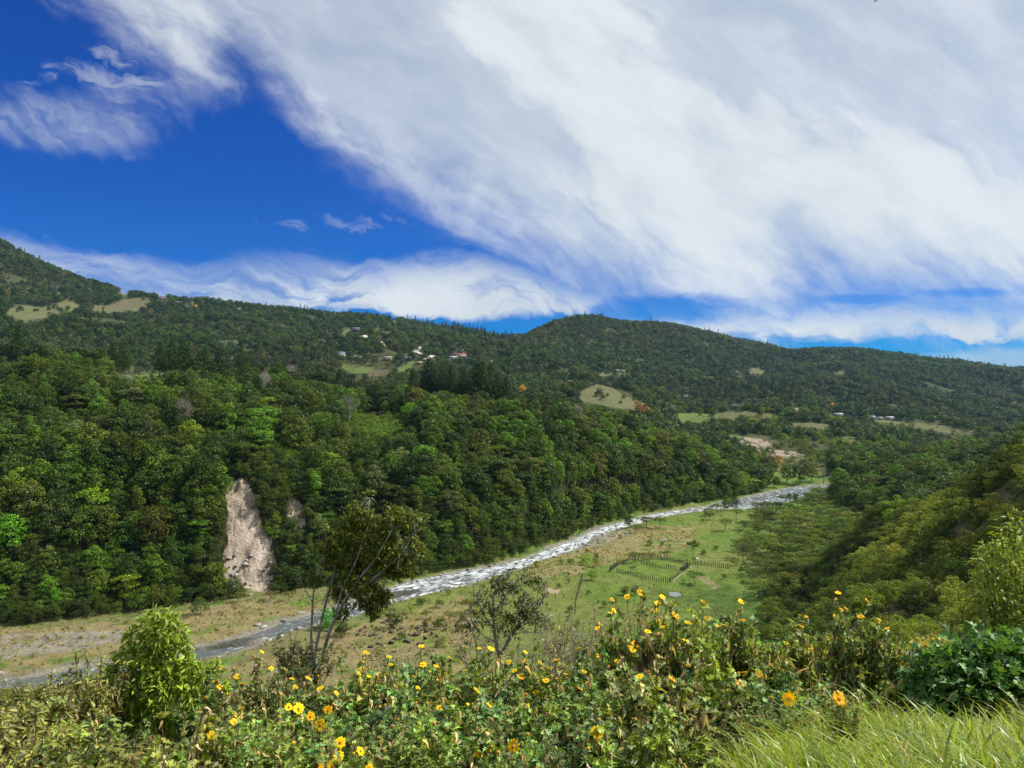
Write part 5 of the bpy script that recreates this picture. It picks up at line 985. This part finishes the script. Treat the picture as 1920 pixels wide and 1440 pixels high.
for px, pt, Y, nf, ns, w, lab in [(1218, 1103, 11.5, 20, 3, .9, 'tallest shrub of the bank, topped with a dense clump of yellow flowers'), (1238, 1116, 11.2, 16, 1, .9, 'flower-crowded shrub just right of the tallest shrub of the bank'), (1272, 1124, 11.8, 15, 2, .8, 'shrub with many yellow flowers beside the tallest clump'), (1592, 1114, 10.5, 4, 0, .6, 'slender tall shrub with three orange flowers on top, left of its pair'),
                                  (1662, 1130, 10.5, 4, 0, .6, 'slender tall shrub with yellow flowers on top, left of the big-leaved bush'), (1400, 1136, 11, 6, 1, .8, 'shrub with large loose orange-yellow flowers above the right half of the bank'), (960, 1246, 9.5, 6, 2, .8, 'shrub with two bright flower rows right of the bare tree foot'),
                                  (862, 1212, 10.5, 10, 4, .8, 'shrub crowded with small yellow flowers below the bare tree'), (590, 1330, 7.6, 6, 1, .7, 'shrub with a chain of bright yellow flowers below the slender trunks'), (640, 1385, 6.0, 6, 1, .7, 'front shrub with the largest yellow flowers'), (950, 1385, 6.3, 6, 3, .7, 'front shrub with a group of orange-yellow flowers in the middle'),
                                  (470, 1238, 11, 7, 4, .7, 'shrub with thin stalks and orange flower heads right of the bright green bush'), (430, 1320, 8.8, 3, 2, .6, 'shrub with a pair of orange flowers low beside the bright green bush'), (1585, 1395, 5.3, 2, 2, .6, 'small shrub with orange flowers standing in the bright grass')]:
    shrub(SP, px, pt, Y, nf, ns, lab, None, wid=w, tint=(1.0, 1.05, 1.0))
for i, (px, pt, Y) in enumerate([(-30, 1262, 12), (30, 1300, 10.5), (70, 1290, 12), (110, 1262, 12.5), (150, 1235, 13), (178, 1215, 13.5), (60, 1345, 8.5), (130, 1330, 9), (200, 1340, 9), (270, 1370, 8.5), (20, 1380, 7), (90, 1385, 7), (160, 1400, 6.6), (240, 1405, 6.8), (330, 1395, 7.4), (380, 1370, 8.4), (420, 1390, 7)]):
    shrub(WP, px, pt, Y, 0, 0, 'leafy flowerless weed shrub ' + ('at the left picture edge' if px < 80 else ('left of the cone-shaped bush' if px < 190 else 'below the cone-shaped bush') if px < 300 else 'between the cone-shaped bush and the flowers'), 'flowerless weed shrubs at the lower left', 'weed_shrub', random.choice([(1.0, .85, .8), (.75, .75, .65), (1.15, .95, .8)]))
for i, (px, pt, Y) in enumerate([(1040, 1150, 18), (1075, 1135, 19), (1105, 1128, 19), (1135, 1132, 18), (1165, 1140, 17), (1010, 1170, 19), (1320, 1140, 16), (1185, 1150, 18), (1060, 1165, 16), (1120, 1165, 16), (895, 1170, 22), (780, 1205, 16), (735, 1190, 17), (1345, 1130, 18)]):
    shrub(TP, px, pt, Y, 0, 0, 'twiggy half-bare shrub with small dark leaves standing behind the flower bank', 'twiggy shrubs behind the flower bank', 'twiggy_shrub', random.choice([(.6, .5, .8), (.9, .7, .8), (.7, .7, .7)]), wid=1.2)
for px, pt, Y, lab in [(548, 1188, 23, 'dark glossy bush left of the slender trunks'), (575, 1200, 21, 'dark bush touching the slender trunks')]:
    shrub(WP, px, pt, Y, 0, 0, lab, None, 'dark_bush', (.55, .65, .7), wid=1.1)
# --- bushes built of shells of leaves
def leaf_bush(name, label, Y, lobes, kinds, base, nst, tint, cat='bush', stem_r=0.02, leafmat='near'):
    """lobes: (px, py, r_px, depth offset); kinds: (leaf kind, size, number)"""
    B = wpos(base[0], base[1], Y); B[2] = GZ(B[0], B[1]); e = empty(name, B); gl = G(); gs = G(); C = [(wpos(a, b, Y + dz) - B, r * Y / F) for a, b, r, dz in lobes]; vol = np.array([r * r for _, r in C]); vol /= vol.sum()
    for kind, size, n in kinds:
        for (c, r), w in zip(C, vol):
            P, N = ell_pts(max(3, int(n * w)), c, (r, r, r), (0.45, 1.22), -0.8); D = N.copy(); D[:, 2] -= 0.25; leaves(gl, kind, P, D, size, 0, 0.22, 0.35, 0.7, 0.5)
    for k in range(nst):
        c, r = random.choice(C); t = c + np.array([random.uniform(-r, r) * .6, random.uniform(-r, r) * .6, random.uniform(-.3, .6) * r]); P = stem_curve((random.uniform(-.15, .15), random.uniform(-.15, .15), -.2), t, (random.uniform(-.1, .1), 0, 0), 7); tube(gs, P, np.linspace(stem_r, stem_r * .25, 7), 5)
    link('stems', gs.mesh('stems', [M['stem']], True), e); l = link('leaves', gl.mesh('leaves', [M[leafmat]]), e); l.color = (*tint, 1); return tag(e, label, cat)
leaf_bush('vine_covered_bush', 'bright yellow-green cone-shaped bush with creeper leaves, standing over the river at the left', 14.0,
          [(292, 1152, 12, 0), (318, 1160, 15, 0), (276, 1176, 18, .1), (335, 1186, 14, 0), (250, 1192, 13, 0), (345, 1210, 11, 0), (300, 1195, 28, 0), (240, 1225, 16, 0), (272, 1226, 26, 0), (318, 1232, 32, 0), (290, 1258, 36, 0), (228, 1258, 20, 0), (352, 1252, 18, -.1), (380, 1262, 18, -.1), (405, 1256, 12, -.1), (415, 1280, 9, 0), (196, 1275, 15, 0), (212, 1300, 24, 0), (262, 1296, 36, 0), (318, 1294, 38, -.2), (366, 1300, 28, -.2), (400, 1302, 16, 0), (190, 1325, 20, 0), (172, 1345, 18, 0), (425, 1300, 14, 0), (418, 1330, 18, 0), (205, 1262, 10, 0), (232, 1335, 30, 0), (285, 1340, 40, 0), (345, 1340, 38, 0), (388, 1345, 22, 0), (250, 1390, 40, .2), (330, 1395, 44, .2)], [('narrow', 0.13, 5200), ('oval', .12, 2600), ('heart', .17, 520)], (300, 1440), 44, (.98, 1.04, .36))
leaf_bush('big_leaved_bush', 'large dense bush with blue-green lobed leaves at the right edge above the grass', 8.4, [(1840, 1262, 70, 0), (1770, 1275, 58, .1), (1900, 1262, 66, 0), (1950, 1280, 70, 0), (1730, 1290, 34, .2), (1815, 1300, 78, -.1), (1880, 1310, 74, 0), (1760, 1325, 42, .2), (1850, 1228, 40, .1), (1905, 1222, 34, .1)], [('lobed', 0.14, 3000)], (1840, 1400), 30, (.6, .95, .8))
leaf_bush('small_leaved_bush', 'small yellowish bush peeping over the left end of the big-leaved bush', 9.6, [(1735, 1222, 24, 0), (1765, 1215, 22, 0), (1712, 1236, 18, 0)], [('oval', 0.06, 900)], (1740, 1330), 12, (1.9, 1.2, .8))
leaf_bush('leafy_tree', 'yellow-green leafy tree cut off by the right edge above the big-leaved bush', 14.5, [(1885, 1060, 46, 0), (1915, 1010, 44, .2), (1862, 1110, 34, -.1), (1900, 1130, 60, 0), (1850, 1065, 18, -.2), (1840, 1100, 14, -.2), (1950, 1080, 70, .4), (1930, 1170, 60, 0), (1880, 1170, 40, 0), (1868, 1030, 20, 0)], [('oval', 0.12, 2600)], (1920, 1300), 26, (.85, .85, .35), 'tree')
# --- the leaning small tree with slender trunks
def branch_tree(name, label, Y, paths, lobes, kinds, tint, r0, mat, twigs=40, dark=None):
    b = paths[0][0]; B = wpos(b[0], b[1], Y); e = empty(name, B); gs = G()
    for p in paths:
        r = p[-1] if not hasattr(p[-1], '__len__') else r0; q = [a for a in p if hasattr(a, '__len__')]; P = np.array([wpos(a[0], a[1], Y + (a[2] if len(a) > 2 else 0)) - B for a in q]); t = np.arange(len(P)); tt = np.linspace(0, len(P) - 1, len(P) * 4); P = pchip(t, P, tt); P += np.cumsum(rng.normal(0, r * .35, P.shape), 0) * .35; tube(gs, P, np.linspace(r, r * .3, len(P)), 7)
    tk = link('trunk', gs.mesh('trunk', [mat], True), e); gl = G(); gt = G(); C = [(wpos(a, b_, Y + dz) - B, r * Y / F) for a, b_, r, dz in lobes]; vol = np.array([r * r for _, r in C]); vol /= vol.sum(); allp = np.concatenate([[wpos(a[0], a[1], Y) - B for a in p if hasattr(a, '__len__')] for p in paths])
    for k in range(twigs):
        c, r = C[rng.choice(len(C), p=vol)]; t = c + rng.normal(0, .5, 3) * r; s = allp[np.argmin(np.linalg.norm(allp - t, axis=1) + rng.uniform(0, .4, len(allp)))]; tube(gt, stem_curve(s, t, (0, 0, rng.uniform(-.1, .15)), 5), np.linspace(r0 * .28, r0 * .08, 5), 4)
    link('twigs', gt.mesh('twigs', [mat], True), e)
    for kind, size, n in kinds:
        for (c, r), w in zip(C, vol):
            P, N = ell_pts(max(3, int(n * w)), c, (r, r, r * .85), (0.25, 1.08), -0.9); k = fbm(P[:, 0] * 3 + P[:, 2] * 2.2, P[:, 2] * 3 + P[:, 1] * 2, 2) > -.12; P, N = P[k], N[k]; D = N * .6; D[:, 2] -= .3; leaves(gl, kind, P, D, size, 0, .2, .35, .7, .6)
    l = link('leaves', gl.mesh('leaves', [M['near']]), e); l.color = (*tint, 1); return tag(e, label, 'tree')
branch_tree('slender_tree', 'leaning small tree with slender forked trunks and a yellow-green crown in front of the forest', 22,
            [[(588, 1262), (584, 1200), (586, 1130), (596, 1070), (612, 1010), .045], [(590, 1255), (600, 1180, .1), (612, 1120, .2), (628, 1070, .2), (648, 1000, .2), .05], [(602, 1240), (618, 1185, -.2), (640, 1140, -.3), (668, 1098, -.3), (705, 1050, -.3), (740, 990, -.2), .055], [(628, 1165, -.3), (640, 1110, -.3), (672, 1040, -.2), (690, 980), (692, 935), .032], [(655, 1118, -.3), (700, 1085, -.4), (752, 1040, -.4), (778, 1000), .03], [(586, 1130), (565, 1090), (558, 1060), .014], [(612, 1120, .2), (655, 1085, .3), (665, 1060), .018], [(600, 1180), (588, 1150), (585, 1120), .014], [(622, 1180), (632, 1160), (660, 1145), (690, 1140), .012]],
            [(690, 932, 16, 0), (676, 955, 24, 0), (705, 962, 26, 0), (655, 985, 26, .1), (742, 968, 30, 0), (772, 978, 26, 0), (788, 1000, 20, 0), (700, 1000, 40, .2), (640, 1018, 28, .3), (748, 1015, 40, 0), (778, 1035, 24, 0), (620, 1050, 20, .2), (600, 1030, 14, .2), (662, 1050, 34, .2), (712, 1050, 38, 0), (752, 1062, 32, 0), (690, 1095, 34, -.2), (730, 1092, 30, 0), (668, 1128, 22, -.2), (705, 1132, 22, -.2), (655, 1090, 24, 0), (610, 1078, 16, .1), (588, 1062, 12, 0), (640, 1150, 12, -.2), (628, 985, 18, .2), (725, 1118, 20, 0), (625, 1020, 22, .2), (590, 1085, 14, 0), (640, 1110, 22, .1), (625, 1135, 14, .1), (690, 1155, 16, -.2), (660, 1065, 28, .1)], [('oval', .125, 14500), ('narrow', .14, 3600)], (1.0, .92, .28), .05, M['palebark'], 110)
branch_tree('bare_grey_tree', 'half-bare grey-branched tree with a bright green tuft on top, behind the flower bank', 26,
            [[(936, 1232), (930, 1200), (925, 1160), (922, 1120), (930, 1090), .075], [(938, 1228), (958, 1190), (985, 1160), (1010, 1130), (1022, 1100), .06], [(940, 1228), (952, 1200), (975, 1175), (1010, 1160), (1030, 1155), .045], [(925, 1150), (940, 1130), (960, 1105), (985, 1095), .035], [(928, 1180), (905, 1150), (895, 1120), (900, 1100), .03], [(985, 1160), (980, 1130), (985, 1110), .03], [(932, 1205), (905, 1190), (885, 1165), (880, 1140), .03], [(895, 1235), (892, 1200), (880, 1170), (872, 1150), .035], [(892, 1200), (905, 1178), (912, 1165), .02], [(958, 1190), (985, 1185), (1015, 1185), .025]],
            [(958, 1088, 26, 0), (985, 1082, 24, 0), (935, 1098, 26, 0), (1005, 1098, 20, 0), (950, 1130, 42, 0), (990, 1140, 40, 0), (905, 1130, 34, 0), (885, 1165, 26, 0), (1015, 1165, 26, 0), (960, 1170, 40, 0)], [('oval', .13, 3000)], (.65, .62, .55), .06, M['palebark'], 240)
leaf_bush('leaf_tuft', 'bright yellow-green leaf tuft crowning the half-bare grey tree', 25.8, [(968, 1080, 16, 0), (985, 1084, 14, 0), (950, 1086, 12, 0), (998, 1090, 10, 0)], [('oval', .13, 650)], (968, 1100), 4, (2.0, 1.7, .6), 'foliage') if False else None
# --- grass
def grass(name, n, region, L, w, tint, label, lean=(-.25, 0), stiff=1.0):
    """region: function returning root x, y arrays"""
    x, y = region(n); n = len(x); z = height(x, y) + CAMZ - .03; a = rng.uniform(0, 6.28, n) + fbm(x * 1.3, y * 1.3, 2) * 3; ln = L * rng.uniform(.45, 1.2, n) * (1 + .6 * fbm(x * 1.1 + 4, y * 1.1, 2)); b = rng.uniform(.15, .75, n) / stiff; dx = np.cos(a) * b + lean[0]; dy = np.sin(a) * b + lean[1]; t = np.linspace(0, 1, 6); th = a + np.pi / 2 + rng.normal(0, .5, n); ww = w * rng.uniform(.5, 1.3, n)
    cx = x[:, None] + dx[:, None] * ln[:, None] * t ** 1.7; cy = y[:, None] + dy[:, None] * ln[:, None] * t ** 1.7; cz = z[:, None] + ln[:, None] * (t - (.28 + .3 * b[:, None]) * t ** 2.6); wd = ww[:, None] * np.array([.7, 1, .95, .75, .45, .05]) / 2
    A = np.stack([cx - np.cos(th)[:, None] * wd, cy - np.sin(th)[:, None] * wd, cz], -1); Bv = np.stack([cx + np.cos(th)[:, None] * wd, cy + np.sin(th)[:, None] * wd, cz], -1); V = np.stack([A, Bv], 2).reshape(n, 12, 3); i = np.arange(5) * 2; Q = np.stack([i, i + 1, i + 3, i + 2], 1)
    Q = (Q[None] + (np.arange(n) * 12)[:, None, None]).reshape(-1, 4); o = link(name, mesh_np(name, V.reshape(-1, 3), Q, [M['grass']])); o.color = (*tint, 1); tag(o, label, 'grass', None, 'stuff')
def reg(p0, p1, y0, y1, edge=None):
    def f(n):
        y = np.sqrt(rng.uniform(y0 * y0, y1 * y1, n)); p = rng.uniform(p0, p1, n)
        if edge is not None: k = rng.random(n) < edge(p, y); p, y = p[k], y[k]
        return (p - 960) / F * y, y
    return f
grass('meadow_grass', 19000, reg(1080, 2300, 2.9, 6.4, lambda p, y: np.clip((p - 1220) / 350 + .1, 0, 1) * np.clip((p - 1080) / 420 - (y - 3.2) * .38 + .2, 0, 1)), .27, .010, (1.0, 1.02, .8), 'bright long grass on the near edge at the lower right')
grass('meadow_grass', 2600, reg(1250, 2300, 3.0, 6.5), .48, .014, (1.3, 1.3, .9), 'tall pale grass blades standing out of the grass at the lower right', stiff=1.2)
grass('meadow_grass', 2600, reg(-700, 1250, 3.0, 5.6), .8, .011, (.95, .95, .9), 'sparse tall grass along the lower edge in front of the shrubs', stiff=1.3)
grass('dead_grass', 5200, reg(1150, 2300, 2.9, 6.6), .34, .008, (1.9, 1.25, 2.2), 'straw-coloured dead blades among the grass at the lower right', lean=(.15, .1), stiff=.6)
grass('meadow_grass', 9000, reg(1080, 2300, 2.9, 6.2, lambda p, y: np.clip((p - 1200) / 350 + .1, 0, 1) * np.clip((p - 1080) / 420 - (y - 3.2) * .38 + .3, 0, 1)), .36, .012, (1.15, 1.15, .8), 'bent bright grass blades lying over each other at the lower right', lean=(.3, -.1), stiff=.6)
grass('meadow_grass', 9000, reg(-800, 2400, 6, 24), .6, .012, (.9, .7, .9), 'dry grass growing between the shrubs on the bank')
def foxtail(px, pt, Y, lean, label):
    x = (px - 960) / F * Y; z = GZ(x, Y); top = CAMZ + (720 - pt) / F * Y; e = empty('foxtail_grass', (x, Y, z)); g = G(); H = top - z; P = stem_curve((0, 0, 0), (lean, 0, H), (-.05 * lean, 0, .1), 9); tube(g, P, .0022, 4); link('stalk', g.mesh('stalk', [M['grass']]), e); d = unit(np.array([lean, 0, .12])); g = G(); n = 420; t = rng.uniform(0, 1, n); q = .005 * np.sin(np.pi * np.clip(t * .93 + .05, 0, 1)) ** .5
    c = P[-1] + d * (t * .13)[:, None] - np.array([0, 0, 1]) * (t ** 2 * .02)[:, None]; a = rng.uniform(0, 6.28, n); o1 = np.cross(d, [0, 1, 0.01]); o1 /= np.linalg.norm(o1); o2 = np.cross(d, o1); N = o1 * np.cos(a)[:, None] + o2 * np.sin(a)[:, None]; leaves(g, 'narrow', c + N * q[:, None] * .3, N + d * 1.2, .011, 0, .1, 0, .2, .2); h = link('seed_head', g.mesh('seed_head', [M['dry']]), e); h.color = (1.35, 1.4, 1.3, 1); tag(e, label, 'grass')
for a in [(140, 1425, 4.2, .25, 'drooping tan grass seed head at the lower left corner'), (330, 1380, 5.5, .04, 'upright grass stalk with seed head before the bright cone-shaped bush'), (1195, 1330, 5.6, .03, 'tall straw-coloured grass seed head in the middle of the bank'), (1455, 1262, 7.5, .2, 'arched pale grass seed head over the right half of the bank'),
          (1440, 1250, 7.6, .01, 'upright pale grass seed head over the right half of the bank'), (1752, 1315, 6.3, .1, 'small curved seed head in front of the big-leaved bush'), (1192, 1230, 9, .02, 'upright tan seed head below the tallest flower clump')]: foxtail(*a)
# --- bird
def bird():
    Y = 150; c = wpos(1643, 1, Y); e = empty('bird', c); g = G(); d = [(0, 0, 0)]
    tube(g, [(-.05, -.35, 0), (0, -.2, .02), (0, 0, .03), (0, .2, .01), (0, .34, .02)], [.02, .09, .1, .07, .02], 8); link('body', g.mesh('body', [HM['dark']], True), e)
    for sg in (-1, 1):
        pts = np.array([(0, .12, .03), (.32, .18, .14), (.62, .02, .10), (.80, -.14, -.02), (.55, -.16, .08), (.30, -.12, .12), (0, -.14, .03)]); pts[:, 0] *= sg; V = np.concatenate([pts, pts - [0, 0, .025]]); k = len(pts); g = G(); T = [(0, i, i + 1) for i in range(1, k - 1)] + [(k, k + i + 1, k + i) for i in range(1, k - 1)]; g.add(V, [(i, (i + 1) % k, k + (i + 1) % k, k + i) for i in range(k)], T); link('wing', g.mesh('wing', [HM['dark']]), e)
    e.rotation_euler = (0, R(-28), 0); tag(e, 'dark bird gliding at the top of the sky, wings spread', 'bird')
bird()
# ------------------------------------------------------------------ air
def haze():
    g = G(); x0, x1, y0, y1, z0, z1 = -5400, 5400, -70, 3350, -16, 690; box(g, ((x0 + x1) / 2, (y0 + y1) / 2, (z0 + z1) / 2), (x1 - x0, y1 - y0, z1 - z0))
    m = bpy.data.materials.new('air'); m.use_nodes = True; T = NT(m.node_tree); T.n.remove(T.n['Principled BSDF']); v = T.new('ShaderNodeVolumePrincipled'); v.inputs['Color'].default_value = (0.3, 0.62, 1.0, 1); v.inputs['Density'].default_value = 0.00003; v.inputs['Anisotropy'].default_value = 0.2
    T.link(v.outputs[0], T.n['Material Output'].inputs['Volume']); tag(link('haze', g.mesh('haze', [m])), 'thin bluish air filling the valley', 'air', None, 'stuff')
haze()
print('MINZ', min(o.location.z for o in col.objects if o.parent is None))
